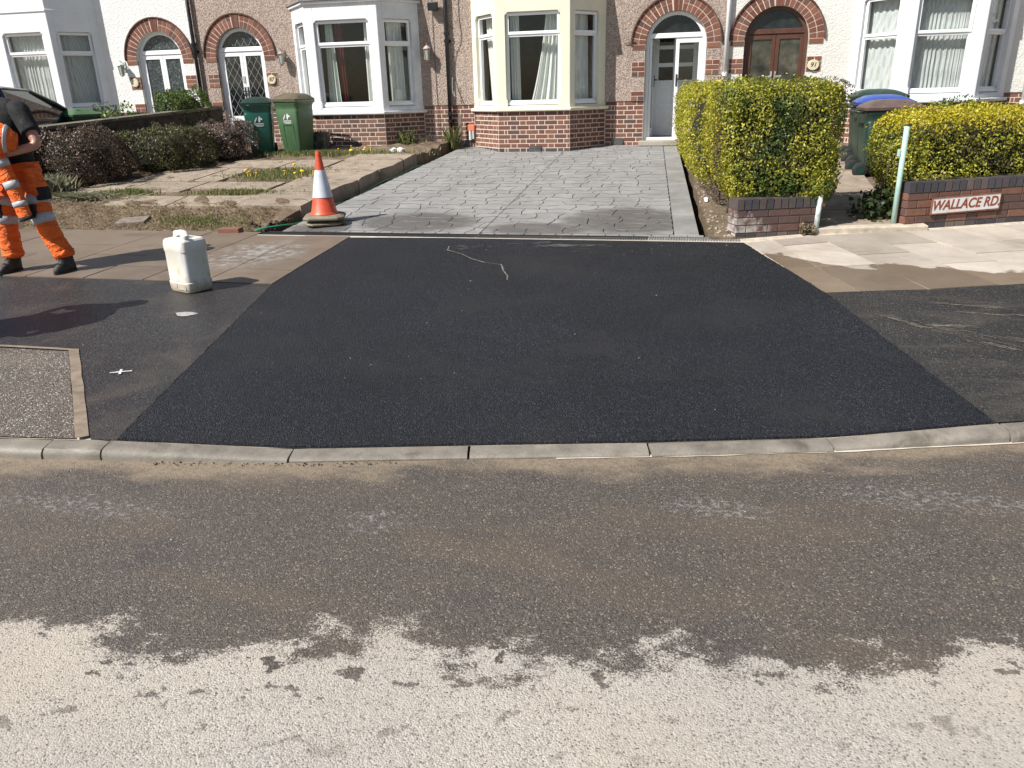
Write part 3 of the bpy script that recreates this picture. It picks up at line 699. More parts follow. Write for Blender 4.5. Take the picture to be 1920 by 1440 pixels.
for j in range(len(rows)-1):
    ya, yb = rows[j], rows[j+1]; lo, hi = xl(ya)+.02, xr(ya)-.275
    X = [lo]
    while X[-1] < hi-.5: X.append(X[-1]+rs.uniform(.26, .46))
    X.append(hi)
    cut = [(x+rs.uniform(-.05, .05), x+rs.uniform(-.05, .05)) if 0 < i < len(X)-1 else (x, x) for i, x in enumerate(X)]
    side = [rs.uniform(-.045, .045) if 0 < i < len(X)-1 else 0 for i in range(len(X))]
    for i in range(len(X)-1):
        (a0, a1), (b0, b1) = cut[i], cut[i+1]
        ym = (ya+yb)/2
        w0 = lambda x: ya+(wob(j, x) if j else 0)
        w1 = lambda x: yb+(wob(j+1, x) if j < len(rows)-2 else 0)
        k0, k1 = rs.uniform(-.035, .035), rs.uniform(-.035, .035)
        mids = lambda a, b, w: [(a+(b-a)*t, w(a+(b-a)*t)) for t in (0, .33, .67, 1)]
        poly = mids(a0, b0, w0)+[((b0+b1)/2+side[i+1], ym)]+list(reversed(mids(a1, b1, w1)))+[((a0+a1)/2+side[i], ym)]
        stone(ins(poly, .006), rs.uniform(-.0015, .0015))
x = xl(8.2)+.02          # band of setts next to the channel
while x < xr(8.2)-.05:
    w = rs.uniform(.15, .19); stone(ins([(x, 8.212), (x+w, 8.212), (x+w+.004, 8.298), (x+.004, 8.298)], .004), name='sett'); x += w
mBORD, nt, b = new_mat('combed_concrete', rough=.65); T = NT(nt)
c = T.ramp(T.noise(2.5, 6, .6), [(.3, (.2, .197, .19)), (.7, (.33, .323, .31))]); wv = T.n('ShaderNodeTexWave', bands_direction='Y'); wv.inputs['Scale'].default_value = 7.; wv.inputs['Distortion'].default_value = 2.5; wv.inputs['Detail'].default_value = 3
T.L(T.P(), wv.inputs['Vector']); c = T.mix(T.mr(wv.outputs['Fac'], 0, .35, .6, 0), c, (.09, .088, .084))
c = T.mix(T.mr(T.noise(3, 5, .6), .55, .72, 0, .5), c, (.15, .14, .085)); T.L(c, b.inputs['Base Color']); T.L(T.bump(wv.outputs['Fac'], .5, .01), b.inputs['Normal'])
for k in range(7):       # combed border strip on the right
    ya, yb = 8.31+k*.955, 8.31+(k+1)*.955-.004
    stone([(xr(ya)-.262, ya), (xr(ya)-.01, ya), (xr(yb)-.01, yb), (xr(yb)-.262, yb)], 0, 'border_strip', mBORD)
mb = MB()
strip(mb, (-2.21, 8.15), (-2.2, 14.3), .007, .0052, 30, .001); mb.build('saw_cut', mDARKJ, drive)
# ---- ground of the gardens
def soilz(X, Y): return garden(X, Y)-.022+.022*math.sin(X*7.3+Y*3.1)*math.sin(Y*6.1-X*2.2)+.012*math.sin(X*17+Y*13)
GE = lambda y: xl(y)-.13+.025*math.sin(y*4.3)+.02*math.sin(y*9.1)
gpoly = [(-9.7, 8.14), (-6.5, 8.12), (-5.05, 8.12), (-4.98, 8.3)]+[(GE(y)-.02, y) for y in np.arange(8.75, 15.0, .2)]+[(-4.45, 15.0), (-9.7, 15.0)]
sheet('garden_soil', gpoly, 0, .12, mSOIL, None, soilz, .012, 'structure', .5)
sheet('neighbour_forecourt', [(-16, 8.14), (-9.6, 8.14), (-9.6, 15.1), (-16, 15.1)], .06, .5, mGSLAB, None, kind='structure')
bedline = [(xr(8.2)+.09, 8.14), (.5, 8.16), (1.35, 8.5), (2.25, 8.7), (3.46, 9.12), (5, 9.68), (9, 11.2), (9, 15.1), (xr(15)+.06, 15.1)]
sheet('bed_soil', bedline+[(xr(y)+.09+.02*math.sin(y*5), y) for y in np.arange(14.5, 8.4, -.4)], .015, .15, mSOIL, None, land, .02, 'structure', .4)
# slabs of the old garden path, left
yard = empty('garden_path', (-6.5, 11, .5), kind='structure')
gr = random.Random(5)
def gslab(poly, top=.0): return slab(poly, mGSLAB, yard, top, garden, .2, 'path_slab', .010)
edge = lambda y: GE(y)
ys = [8.95, 9.75, 10.6, 11.5, 12.4, 13.05]
for k in range(len(ys)-1):
    ya, yb = ys[k]+.005, ys[k+1]-.005
    e = [(edge(y), y) for y in np.linspace(ya, yb, 6)]
    gslab([(-5.62+.03*(k % 2), ya)]+[(q[0]+gr.uniform(-.012, .012), q[1]) for q in e]+[(-5.62+.03*(k % 2), yb)], .004)
gslab([(-6.6, 8.95), (-5.63, 8.95), (-5.6, 9.5), (-6.6, 9.48)], .0); gslab([(-7.6, 8.98), (-6.61, 8.96), (-6.61, 9.46), (-7.6, 9.5)], -.004)
gslab([(-6.9, 9.95), (-5.66, 9.9), (-5.66, 10.45), (-6.9, 10.5)], .0); gslab([(-7.9, 9.72), (-6.92, 9.7), (-6.92, 10.5), (-7.9, 10.5)], -.004)
gslab([(-7.6, 11.75), (-6.5, 11.72), (-6.48, 12.5), (-7.6, 12.5)], .0); gslab([(-6.46, 11.75), (-5.66, 11.73), (-5.66, 12.5), (-6.46, 12.5)], .003)
gslab([(-8.7, 9.75), (-7.92, 9.74), (-7.92, 10.5), (-8.7, 10.5)], -.006); gslab([(-8.3, 10.55), (-7.3, 10.55), (-7.3, 11.7), (-8.3, 11.7)], -.003)
gslab([(-7.28, 10.55), (-6.85, 10.54), (-6.85, 11.7), (-7.28, 11.7)], -.003)
# the path of the right-hand house, with its low front step
path = empty('entrance_path', (1.8, 10, .35), kind='structure')
def pz(X, Y): return land(X, Y)+.05
yy = [8.62, 9.35, 10.1, 10.85, 11.6, 12.4, 13.2, 14.0, 14.9]
for k in range(len(yy)-1):
    sh = .0
    slab([(1.36+.03*k, yy[k]+(0 if k else -.10)), (2.18+.04*k, yy[k]+(0 if k else .07)), (2.18+.04*(k+1), yy[k+1]), (1.36+.03*(k+1), yy[k+1])], mGSLAB, path, .004, pz, .12, 'path_slab')
mb = MB(); mb.prism([(1.30, 8.42), (2.42, 8.60), (2.40, 8.74), (1.30, 8.53)], lambda x, y: (x, y, land(x, y)-.05), lambda x, y: (x, y, land(x, y)+.055)); mb.build('front_edging', mSANDJ, path, bevel=.01)
# ================================================================== THE TERRACE
YF, YB = 15.0, 14.3
_bc = {}
def brick_mesh(l, h=.0655, d=.06):
    k = (round(l, 3), round(h, 4), round(d, 3))
    if k not in _bc:
        mb = MB(); c = .003
        x0, x1, z0, z1 = -l/2, l/2, -h/2, h/2
        back = [(x0, d, z0), (x1, d, z0), (x1, d, z1), (x0, d, z1)]; mid = [(x0, c, z0), (x1, c, z0), (x1, c, z1), (x0, c, z1)]
        fr_ = [(x0+c, 0, z0+c), (x1-c, 0, z0+c), (x1-c, 0, z1-c), (x0+c, 0, z1-c)]
        mb.rings([back, mid, fr_]); _bc[k] = mb
    return k
_bm = {}
def put_brick(parent, mat, l, P, ang, h=.0655, d=.06, name='brick', rot=None):
    k = brick_mesh(l, h, d); kk = (k, mat.name)
    if kk not in _bm: _bm[kk] = _bc[k].mesh('brick', mat)
    o = bpy.data.objects.new(name, _bm[kk]); place(o, parent, P); o.rotation_euler = rot or (0, 0, ang); return o
def brickwork(parent, P, Q, ztop, zbot, mat, blue=0, ch=.0785, out=.0, header_first=False, joint=.017, skip=None):
    """Flemish bond between plan points P and Q, seen from the side on the right hand of P->Q turned to the viewer"""
    P, Q = Vector(P), Vector(Q); L = (Q-P).length; t = (Q-P)/L; ang = math.atan2(t.y, t.x); n = Vector((t.y, -t.x))
    rows_ = int(round((ztop-zbot)/ch)); S, Hd = .2286, .1143
    for r_ in range(rows_):
        z = ztop-ch*(r_+.5); s = 0.; i = (r_+header_first) % 2
        first = True
        while s < L-.02:
            l = S if i % 2 == 0 else Hd
            if first and i % 2: l = Hd; queue = [S/4]
            elif first: queue = []
            if not first and queue: l = queue.pop(); i -= 1
            l = min(l, L-s)
            if L-s-l < .05: l = L-s
            c = s+l/2; p = P+t*c+n*out
            if not (skip and skip(p.x, z)):
                if l-joint > .02: put_brick(parent, mBLUE if r_ >= rows_-blue else mat, l-joint, (p.x, p.y, z+random.uniform(-.001, .001)), ang, ch-joint)
            s += l; i += 1; first = False
def face_fn(P, Q):
    P, Q = Vector(P), Vector(Q); L = (Q-P).length; t = (Q-P)/L; n = Vector((t.y, -t.x))
    return L, (lambda u, d, z: (P.x+t.x*u-n.x*d, P.y+t.y*u-n.y*d, z))
def curtain(parent, W, u0t, u1t, u0b, u1b, z0, z1, d, amp, folds, mat, name='curtain', ph=0., curve=0.):
    nu, nz = max(12, folds*8), 14; V = []
    for j in range(nz+1):
        q = j/nz; z = z0+(z1-z0)*q; qq = q+curve*q*(1-q)
        a = u0b+(u0t-u0b)*qq; b2 = u1b+(u1t-u1b)*qq
        for i in range(nu+1):
            s = i/nu; sw_ = s+.055*math.sin(5.3*s+ph*1.7)+.03*math.sin(11.9*s+2.1*ph); w = math.sin(sw_*folds*2*math.pi+ph)*(.6+.4*math.sin(3.1*s+ph))+.35*math.sin(s*folds*4.6*math.pi+1.3+q*.8)
            V.append(W(a+(b2-a)*s, d+amp*w*(.75+.25*(1-q)), z))
    mb = MB(); mb.add(V, [(j*(nu+1)+i, j*(nu+1)+i+1, (j+1)*(nu+1)+i+1, (j+1)*(nu+1)+i) for j in range(nz) for i in range(nu)])
    return mb.build(name, mat, parent, smooth=True)
def wbox(mb, W, u0, u1, d0, d1, z0, z1): return mb.box(u0, u1, d0, d1, z0, z1, lambda u, d, z: W(u, d, z))
def bay_face(house, bay, W, L, a, b, z0, z1, h0, h1, zt, paint, kind, frame=mUPVC, chamfer=.05):
    """one side of a bay: surround, frame, transom, panes, sloping sill; returns nothing"""
    mb = MB(); D = .15
    wbox(mb, W, 0, a, 0, D, z0, z1); wbox(mb, W, b, L, 0, D, z0, z1); wbox(mb, W, a, b, 0, D, h1, z1); wbox(mb, W, a, b, 0, D, z0, h0)
    for s_, e in ((1, a), (-1, b)):          # stopped corners at the head and at the foot of the posts
        for zz, sg in ((h1, -1), (h0+.10, 0)):
            if sg: mb.prism([(e, zz), (e+s_*chamfer, zz), (e, zz-chamfer)], lambda u, z: W(u, .0, z), lambda u, z: W(u, .045, z))
        mb.prism([(e, h0), (e+s_*.02, h0), (e+s_*.02, h0+.12), (e, h0+.16)], lambda u, z: W(u, .0, z), lambda u, z: W(u, .05, z))
    mb.prism([(0.0, h0), (.0, h0+.012), (.10, h0+.055), (.10, h0)], lambda d, z: W(a, d, z), lambda d, z: W(b, d, z))
    mb.build('surround', paint, bay, bevel=.006)
    fr_ = MB(); w = .05; f0, f1 = .065, .125; zb = h0+.055
    wbox(fr_, W, a, b, f0, f1, zb, zb+w+.015); wbox(fr_, W, a, b, f0, f1, h1-w, h1); wbox(fr_, W, a, a+w, f0, f1, zb+w+.015, h1-w); wbox(fr_, W, b-w, b, f0, f1, zb+w+.015, h1-w)
    wbox(fr_, W, a+w, b-w, f0, f1, zt-.032, zt+.032)
    # opening light above, standing proud
    e = .018; wbox(fr_, W, a+.014, b-.014, f0-e, f0, zt+.004, zt+.052); wbox(fr_, W, a+.014, b-.014, f0-e, f0, h1-.058, h1-.014)
    wbox(fr_, W, a+.014, a+.062, f0-e, f0, zt+.052, h1-.058); wbox(fr_, W, b-.062, b-.014, f0-e, f0, zt+.052, h1-.058)
    wbox(fr_, W, a-.0, b+.0, f0-.03, f0, zb-.012, zb+.03)
    fo = fr_.build('window_frame', frame, bay, bevel=.005)
    for q0, q1 in ((zb+w+.015, zt-.032), (zt+.032, h1-w)):
        g_ = MB(); g_.add([W(a+w, .095, q0), W(b-w, .095, q0), W(b-w, .095, q1), W(a+w, .095, q1)], [(0, 1, 2, 3)]); g_.build('pane', mGLASS, bay)
def arch_poly(hw, zb, zs, n=20, zc=None):
    """door-shaped outline: half width, foot, springing"""
    return [(-hw, zb), (-hw, zs)] + [(-hw*math.cos(math.pi*k/n), zs+hw*math.sin(math.pi*k/n)) for k in range(1, n)] + [(hw, zs), (hw, zb)]
def make_house(name, label, x0, x1, dc, bw0, bf0, bf1, bw1, render, paint, door, brickm, dz=0., zt=2.60, two=False, winz=(1.43, 2.98), top=3.27, frame=mUPVC, zg=.55, lower=1.365, quo=True):
    H = empty(name, ((x0+x1)/2, YF, zg), label, 'house')
    ZT = 4.9; zs = 2.42+dz; hw = .525; zb = .80; line = 1.49
    # --- rendered wall with its openings
    mb = MB(); Yr = YF-.012; Yi = YF+.28
    def pier(a, b, z0, z1): mb.box(a, b, Yr, Yi, z0, z1)
    ops = sorted([(dc-hw, dc+hw, 'd'), (bw0+.05, bw1-.05, 'b')])
    c = x0+.002
    for a, b, k in ops:
        pier(c, a, line, ZT); c = b
        if k == 'd':
            arc = [(dc-hw*math.cos(math.pi*q/20), zs+hw*math.sin(math.pi*q/20)) for q in range(21)]
            poly = arc+[(dc+hw, ZT), (dc-hw, ZT)]
            mb.prism(poly, lambda x, z: (x, Yr, z), lambda x, z: (x, Yi, z))
        else: pier(a, b, (ZT-.02 if two else top+.02), ZT)
    pier(c, x1-.002, line, ZT)
    mb.build('rendered_wall', render, H)
    mb = MB(); c = x0+.002
    for a, b, k in ops: mb.box(c, a, YF+.005, Yi, .3, line); mb.build('mortar_backing', mMORT, H); mb = MB(); c = b
    mb.box(c, x1-.002, YF+.005, Yi, .3, line); mb.build('mortar_backing', mMORT, H)
    c = x0+.006
    for a, b, k in ops:
        aa = a if k == 'd' else bw0
        if aa-c > .04: brickwork(H, (c, YF), (aa, YF), line, zg, brickm, 1)
        c = b if k == 'd' else bw1
    if x1-.006-c > .04: brickwork(H, (c, YF), (x1-.006, YF), line, zg, brickm, 1)
    # --- brick blocks beside the door and the arch over it
    mb = MB()
    blocks = [(zs-.085, zs, 1), (1.90+dz*.5, 2.14+dz*.5, 3), (line+.002, line+.16, 2)]
    for s_ in (-1, 1):
        for z0, z1, nr in blocks:
            xa, xb = sorted((dc+s_*hw, dc+s_*(hw+.235)))
            if xb > x1-.02: xb = x1-.03
            if xa < x0+.02: xa = x0+.03
            mb.box(xa, xb, YF-.021, YF+.02, z0, z1); mb.build('block_mortar', mMORT, H); mb = MB()
            for r_ in range(nr):
                zc = z0+(z1-z0)*(r_+.5)/nr; hh = (z1-z0)/nr-.012
                if (r_ % 2 == 0 and nr > 1): 
                    for q in (0, 1):
                        wq = (xb-xa)/2; put_brick(H, mARCH, wq-.012, (xa+wq*(q+.5), YF-.026, zc), 0, hh, .03)
                else: put_brick(H, mARCH, xb-xa-.012, ((xa+xb)/2, YF-.026, zc), 0, hh, .03)
    n = 24; ring = [(dc-(hw)*math.cos(math.pi*q/n), zs+hw*math.sin(math.pi*q/n)) for q in range(n+1)]+[(dc+(hw+.24)*math.cos(math.pi*q/n), zs+(hw+.24)*math.sin(math.pi*q/n)) for q in range(n+1)]
    mb.prism(ring, lambda x, z: (x, YF-.021, z), lambda x, z: (x, YF+.0, z)); mb.build('arch_mortar', mMORT, H)
    ro = hw+.24
    dr_ = MB(); rg = [(dc-ro*math.cos(math.pi*q/n), zs+ro*math.sin(math.pi*q/n)) for q in range(n+1)]+[(dc+(ro+.022)*math.cos(math.pi*q/n), zs+(ro+.022)*math.sin(math.pi*q/n)) for q in range(n+1)]
    dr_.prism(rg, lambda x, z: (x, YF-.05, z), lambda x, z: (x, YF+.0, z)); dr_.build('hood_tiles', mROOFT, H)
    nv = 22; da = math.pi/nv
    for ri, (ra, rb) in enumerate(((hw+.004, hw+.116), (hw+.128, hw+.236))):
        v = MB(); g_ = .0075
        P4 = [(ra*math.sin(-da/2)+g_, ra*math.cos(-da/2)), (ra*math.sin(da/2)-g_, ra*math.cos(da/2)), (rb*math.sin(da/2)-g_, rb*math.cos(da/2)), (rb*math.sin(-da/2)+g_, rb*math.cos(-da/2))]
        v.prism(P4, lambda x, z: (x, -.026, z), lambda x, z: (x, .0, z)); me = v.mesh('arch_brick', mARCH)
        for k in range(nv):
            th = -math.pi/2+da*(k+.5)
            if abs(th) < da*.6 or abs(abs(th)-da*.5) < .01: continue
            o = bpy.data.objects.new('arch_brick', me); place(o, H, (dc, YF, zs)); o.rotation_euler = (0, th, 0)
    for k in range(4):                    # keystone of tiles on edge
        v = MB(); s0 = -.075+k*.0385; z0, z1 = zs+hw*.992, zs+hw+.245
        v.prism([(dc+s0*.8+.003, z0), (dc+(s0+.0385)*.8-.003, z0), (dc+(s0+.0385)*1.05-.003, z1), (dc+s0*1.05+.003, z1)], lambda x, z: (x, YF-.035, z), lambda x, z: (x, YF, z)); v.build('key_tile', mARCH, H)
    # --- bay: brick foot, sill, three window faces, head
    pf = [(bw0, YF), (bf0, YB), (bf1, YB), (bw1, YF)]
    def grow(e):
        out = []
        N_ = []
        for i in range(3):
            t = (Vector(pf[i+1])-Vector(pf[i])).normalized(); N_.append(Vector((t.y, -t.x)))
        a0 = Vector(pf[0])+Vector((N_[0].x, 0)).normalized()*e*1.3; out.append((a0.x, YF))
        for i in (1, 2):
            m = (N_[i-1]+N_[i]).normalized(); k = e/m.dot(N_[i]); q = Vector(pf[i])+m*k; out.append((q.x, q.y))
        a3 = Vector(pf[3])+Vector((N_[2].x, 0)).normalized()*e*1.3; out.append((a3.x, YF)); return out
    mb = MB(); inn = grow(-.005); mb.prism(inn+[(bw1-.02, YF+.1), (bw0+.02, YF+.1)], lambda x, y: (x, y, .3), lambda x, y: (x, y, lower)); mb.build('bay_mortar', mMORT, H)
    for i in range(3): brickwork(H, pf[i], pf[i+1], lower, zg, brickm, 2 if name == 'terraced_house' and paint is mCREAM else 1, header_first=i % 2)
    bay = empty('bay_window', ((bf0+bf1)/2, YB, lower)); bay.parent = H; bay.location = bay.location-Vector(H.location)
    mb = MB(); g1 = grow(.055)
    mb.prism(g1+[(bw1, YF+.1), (bw0, YF+.1)], lambda x, y: (x, y, lower), lambda x, y: (x, y, lower+.055)); mb.build('sill', paint, bay, bevel=.015)
    h0, h1 = winz; zbot = lower+.055; ztop_ = ZT if two else top
    fl = []
    for i in range(3):
        L, W = face_fn(pf[i], pf[i+1])
        if i == 1: a, b = .17, L-.17
        else: a, b = (.17, L-.11) if i == 0 else (.11, L-.17)
        bay_face(H, bay, W, L, a, b, zbot, ztop_, h0, h1, zt, paint, door, frame); fl.append((L, W, a, b))
    mb = MB()
    if two:
        mb.prism(grow(.02)+[(bw1, YF), (bw0, YF)], lambda x, y: (x, y, h1+.36), lambda x, y: (x, y, h1+.40)); mb.build('string_course', paint, bay, bevel=.008)
        mb = MB(); mb.prism(grow(-.16)+[(bw1-.1, YF+.28), (bw0+.1, YF+.28)], lambda x, y: (x, y, h1+.08), lambda x, y: (x, y, h1+.2)); mb.build('ceiling', mROOM, bay)
        mb = MB(); mb.prism(grow(-.0)+[(bw1, YF+.28), (bw0, YF+.28)], lambda x, y: (x, y, ZT), lambda x, y: (x, y, ZT+.1)); mb.build('bay_roof', mFELT, bay)
    else:
        mb.prism(grow(-.16)+[(bw1-.1, YF+.28), (bw0+.1, YF+.28)], lambda x, y: (x, y, h1+.06), lambda x, y: (x, y, h1+.12)); mb.build('ceiling', mROOM, bay); mb = MB()
        mb.prism(grow(.045)+[(bw1, YF), (bw0, YF)], lambda x, y: (x, y, top), lambda x, y: (x, y, top+.05)); mb.build('cornice', paint, bay, bevel=.012)
        mb = MB(); mb.prism(grow(.07)+[(bw1, YF), (bw0, YF)], lambda x, y: (x, y, top+.05), lambda x, y: (x, y, top+.085)); mb.build('bay_roof', mFELT, bay)
    # --- room behind the bay
    mb = MB(); ra, rb, zf_, zc_ = bw0-.35, bw1+.35, .92, 3.12
    for q in ([(ra, 17.6, zf_), (rb, 17.6, zf_), (rb, 17.6, zc_), (ra, 17.6, zc_)], [(ra, Yi, zf_), (ra, 17.6, zf_), (ra, 17.6, zc_), (ra, Yi, zc_)], [(rb, Yi, zf_), (rb, 17.6, zf_), (rb, 17.6, zc_), (rb, Yi, zc_)], [(ra, Yi, zc_), (rb, Yi, zc_), (rb, 17.6, zc_), (ra, 17.6, zc_)]): mb.add(q, [(0, 1, 2, 3)])
    mb.build('room', mROOM, H)
    mb = MB(); mb.add([(ra, Yi, zf_), (rb, Yi, zf_), (rb, 17.6, zf_), (ra, 17.6, zf_)], [(0, 1, 2, 3)]); mb.prism(grow(-.16)+[(bw1-.1, Yi), (bw0+.1, Yi)], lambda x, y: (x, y, 1.0), lambda x, y: (x, y, lower)); mb.build('room_floor', mCARPET, H)
    # --- roof and back so that the house is whole
    mb = MB(); mb.box(x0+.002, x1-.002, Yi, 21, .3, .5); mb.box(x0+.002, x1-.002, 20.8, 21, .5, ZT); mb.build('back_wall', mPEB, H)
    mb = MB(); mb.prism([(YF-.35, ZT), (18, ZT+1.9), (21.2, ZT)], lambda y, z: (x0+.002, y, z), lambda y, z: (x1-.002, y, z)); mb.build('roof', mROOFT, H)
    # --- door
    DR = empty('front_door', (dc, YF+.08, zb)); DR.parent = H; DR.location = DR.location-Vector(H.location)
    fm = mBROWNW if door == 'brown' else mUPVC
    d0, d1 = YF+.07, YF+.14
    o_ = arch_poly(hw-.001, zb, zs); i_ = arch_poly(hw-.065, zb+.05, zs, 20)
    m_ = MB(); n_ = len(o_)
    A = [(dc+x, d0, z) for x, z in o_]; B = [(dc+x, d0, z) for x, z in i_]; C = [(dc+x, d1, z) for x, z in o_]; D = [(dc+x, d1, z) for x, z in i_]
    fs = []
    for k in range(n_):
        k2 = (k+1) % n_
        fs += [(k, k2, n_+k2, n_+k), (2*n_+k, 3*n_+k, 3*n_+k2, 2*n_+k2), (n_+k, n_+k2, 3*n_+k2, 3*n_+k), (k, 2*n_+k, 2*n_+k2, k2)]
    m_.add(A+B+C+D, fs)
    tz0, tz1 = zs+.095, zs+.175
    m_.box(dc-hw+.06, dc+hw-.06, d0-.004, d1+.01, tz0, tz1); m_.build('door_frame', fm, DR, bevel=.006)
    gm = {'frost': mFROST, 'lead': mDGLASS, 'open': mGLASS, 'brown': mBGLASS}[door]
    r_ = hw-.066; fan = [(dc-math.sqrt(max(0, r_*r_-(tz1-zs)**2)), tz1)]; th0 = math.asin((tz1-zs)/r_)
    fan = [(dc+r_*math.cos(th0+(math.pi-2*th0)*k/18), zs+r_*math.sin(th0+(math.pi-2*th0)*k/18)) for k in range(19)]
    m_ = MB(); m_.prism(fan, lambda x, z: (x, d0+.03, z), lambda x, z: (x, d0+.036, z)); m_.build('fanlight_pane', mDGLASS if door in ('open', 'brown', 'lead') else gm, DR)
    leads = MB()
    def leading(a, b, z0, z1, inside, y, sp=.15):
        # diamond lattice clipped to a region by testing short pieces
        for sgn in (1, -1):
            k = -40
            for k in range(-40, 41):
                c0 = k*sp*1.55; seg = None; st = .02; z = z0
                while z < z1:
                    x = a+(sgn*(z-z0)/1.55)+c0*.65
                    if a <= x <= b and inside(x, z):
                        x2 = x+sgn*st/1.55
                        leads.box(-.003, .003, y, y+.004, 0, st, lambda u, v, w_, X=x, Z=z, s=sgn: (X+u+s*w_/1.55, v, Z+w_))
                    z += st
    zlo, zhi = zb+.05, tz0
    def leaf(xa, xb, fn, rails, glass, handle_side, parent=DR):
        lf = MB(); st = .062
        lf.box(xa, xa+st, d0+.012, d0+.058, zlo, zhi-.004, fn); lf.box(xb-st, xb, d0+.012, d0+.058, zlo, zhi-.004, fn)
        for z0, z1 in rails: lf.box(xa+st, xb-st, d0+.012, d0+.058, z0, z1, fn)
        o = lf.build('door_leaf', fm, parent, bevel=.004)
        gz = sorted([r for r in rails])
        for (p0, p1), (q0, q1) in zip(gz[:-1], gz[1:]):
            gg = MB(); gg.box(xa+st, xb-st, d0+.03, d0+.036, p1, q0, fn); gg.build('pane', glass, o)
        hx = xb-.03 if handle_side > 0 else xa+.03
        hh = MB(); hh.box(hx-.014, hx+.014, d0+.002, d0+.012, 1.72, 1.92, fn); hh.box(hx-.012, hx+.012, d0-.035, d0+.002, 1.83, 1.85, fn); hh.box(min(hx, hx-handle_side*.10), max(hx, hx-handle_side*.10), d0-.045, d0-.03, 1.828, 1.852, fn); hh.build('handle', mIRON if door != 'brown' else mLEAD, o)
        return o
    ident = lambda x, y, z: (x, y, z)
    full = [(zlo, zlo+.09), (1.28, 1.37), (zhi-.085, zhi-.004)]; tall = [(zlo, zlo+.16), (zhi-.085, zhi-.004)]
    xa, xm, xb = dc-hw+.067, dc, dc+hw-.067
    if door == 'frost': leaf(xa, xm-.003, ident, full, gm, 1); leaf(xm+.003, xb, ident, full, gm, -1)
    elif door == 'lead':
        leaf(xa, xm-.003, ident, full, gm, 1); leaf(xm+.003, xb, ident, full, gm, -1)
        leading(xa+.06, xm-.065, 1.37, zhi-.09, lambda x, z: True, d0+.024); leading(xm+.065, xb-.06, 1.37, zhi-.09, lambda x, z: True, d0+.024)
        leading(dc-r_, dc+r_, tz1, zs+r_, lambda x, z: (x-dc)**2+(z-zs)**2 < r_*r_*.98 and z > tz1, d0+.022)
        leads.build('leading', mLEAD, DR)
        m_ = MB(); m_.box(xm-.05, xm+.0, d0+.0, d0+.012, 2.0, 2.12); m_.build('letter_plate', mLEAD, DR)
    elif door == 'brown': leaf(xa, xm-.003, ident, tall, gm, 1); leaf(xm+.003, xb, ident, tall, gm, -1)
    else:
        # left leaf swung inwards, right leaf shut; panelled inner door behind
        def sw(x, y, z, hx=xa, hy=d0+.058, a=R(86)):
            dx, dy = x-hx, y-hy; return (hx+dx*math.cos(a)-dy*math.sin(a), hy+dx*math.sin(a)+dy*math.cos(a), z)
        leaf(xa, xm-.003, sw, tall, mGLASS, 1); leaf(xm+.003, xb, ident, tall, mGLASS, -1)
        iy = YF+.72
        hall = MB()
        for q in ([(xa-.07, Yi, .8), (xa-.07, iy, .8), (xa-.07, iy, 3.0), (xa-.07, Yi, 3.0)], [(xb+.07, Yi, .8), (xb+.07, iy, .8), (xb+.07, iy, 3.0), (xb+.07, Yi, 3.0)], [(xa-.07, iy+.06, .8), (xb+.07, iy+.06, .8), (xb+.07, iy+.06, 3.), (xa-.07, iy+.06, 3.)], [(xa-.07, Yi, 3.0), (xb+.07, Yi, 3.0), (xb+.07, iy, 3.0), (xa-.07, iy, 3.0)]): hall.add(q, [(0, 1, 2, 3)])
        hall.build('porch_wall', mWHITEW, DR)
        m_ = MB(); m_.box(xa-.07, xb+.07, d1, iy+.05, .80, .84); m_.build('porch_floor', mCARPET, DR)
        ind = MB(); ia, ib = dc-.42, dc+.42; yy0, yy1 = iy, iy+.04
        cols = [(ia, ia+.11), (ia+.36, ia+.46), (ib-.12+.0, ib)]
        xs_ = [(ia+.11, ia+.375), (ia+.465, ib-.11)]
        ind.box(ia, ia+.11, yy0, yy1, .84, 2.72); ind.box(ib-.11, ib, yy0, yy1, .84, 2.72); ind.box(ia+.375, ia+.465, yy0, yy1, .95, 2.66)
        zz = [.84, 1.02, 1.34, 1.43, 1.74, 1.83, 2.06, 2.13, 2.36, 2.43, 2.62, 2.72]
        for k in range(0, 12, 2):
            for u0, u1 in xs_: ind.box(u0, u1, yy0, yy1, zz[k], zz[k+1])
        ind.box(ia+.375, ia+.465, yy0, yy1, .84, .95); ind.box(ia+.375, ia+.465, yy0, yy1, 2.66, 2.72)
        io = ind.build('inner_door', mUPVC, DR, bevel=.006)
        for k in range(1, 11, 2):
            for u0, u1 in xs_:
                pn = MB(); pn.box(u0, u1, yy0+.015, yy0+.025, zz[k], zz[k+1]); pn.build('inner_panel' if k < 4 else 'inner_pane', mUPVC if k < 4 else mDGLASS, io)
    # doorstep
    m_ = MB(); m_.box(dc-hw-.06, dc+hw+.06, YF-.20, YF+.075, zb-.085, zb); m_.build('doorstep', mSTEP, H, bevel=.01)
    m_ = MB(); m_.box(dc-hw-.0, dc+hw+.0, YF-.12, YF+.07, .3, zb-.085); m_.build('step_base', mBLUE, H)
    m_ = MB(); m_.box(dc-hw, dc+hw, YF+.0, Yi, zb-.1, zb-.002); m_.build('threshold', mSTEP, H)
    return H, bay, fl
h85, bay85, f85 = make_house('terraced_house', 'white roughcast house with pale lantern, behind the parked car', -15.0, -9.75, -10.58, -14.34, -13.74, -12.45, -11.85, mROUGH, mWHITE, 'frost', mBRICKD, .06, 2.63, True, (1.58, 3.03), lower=1.48)
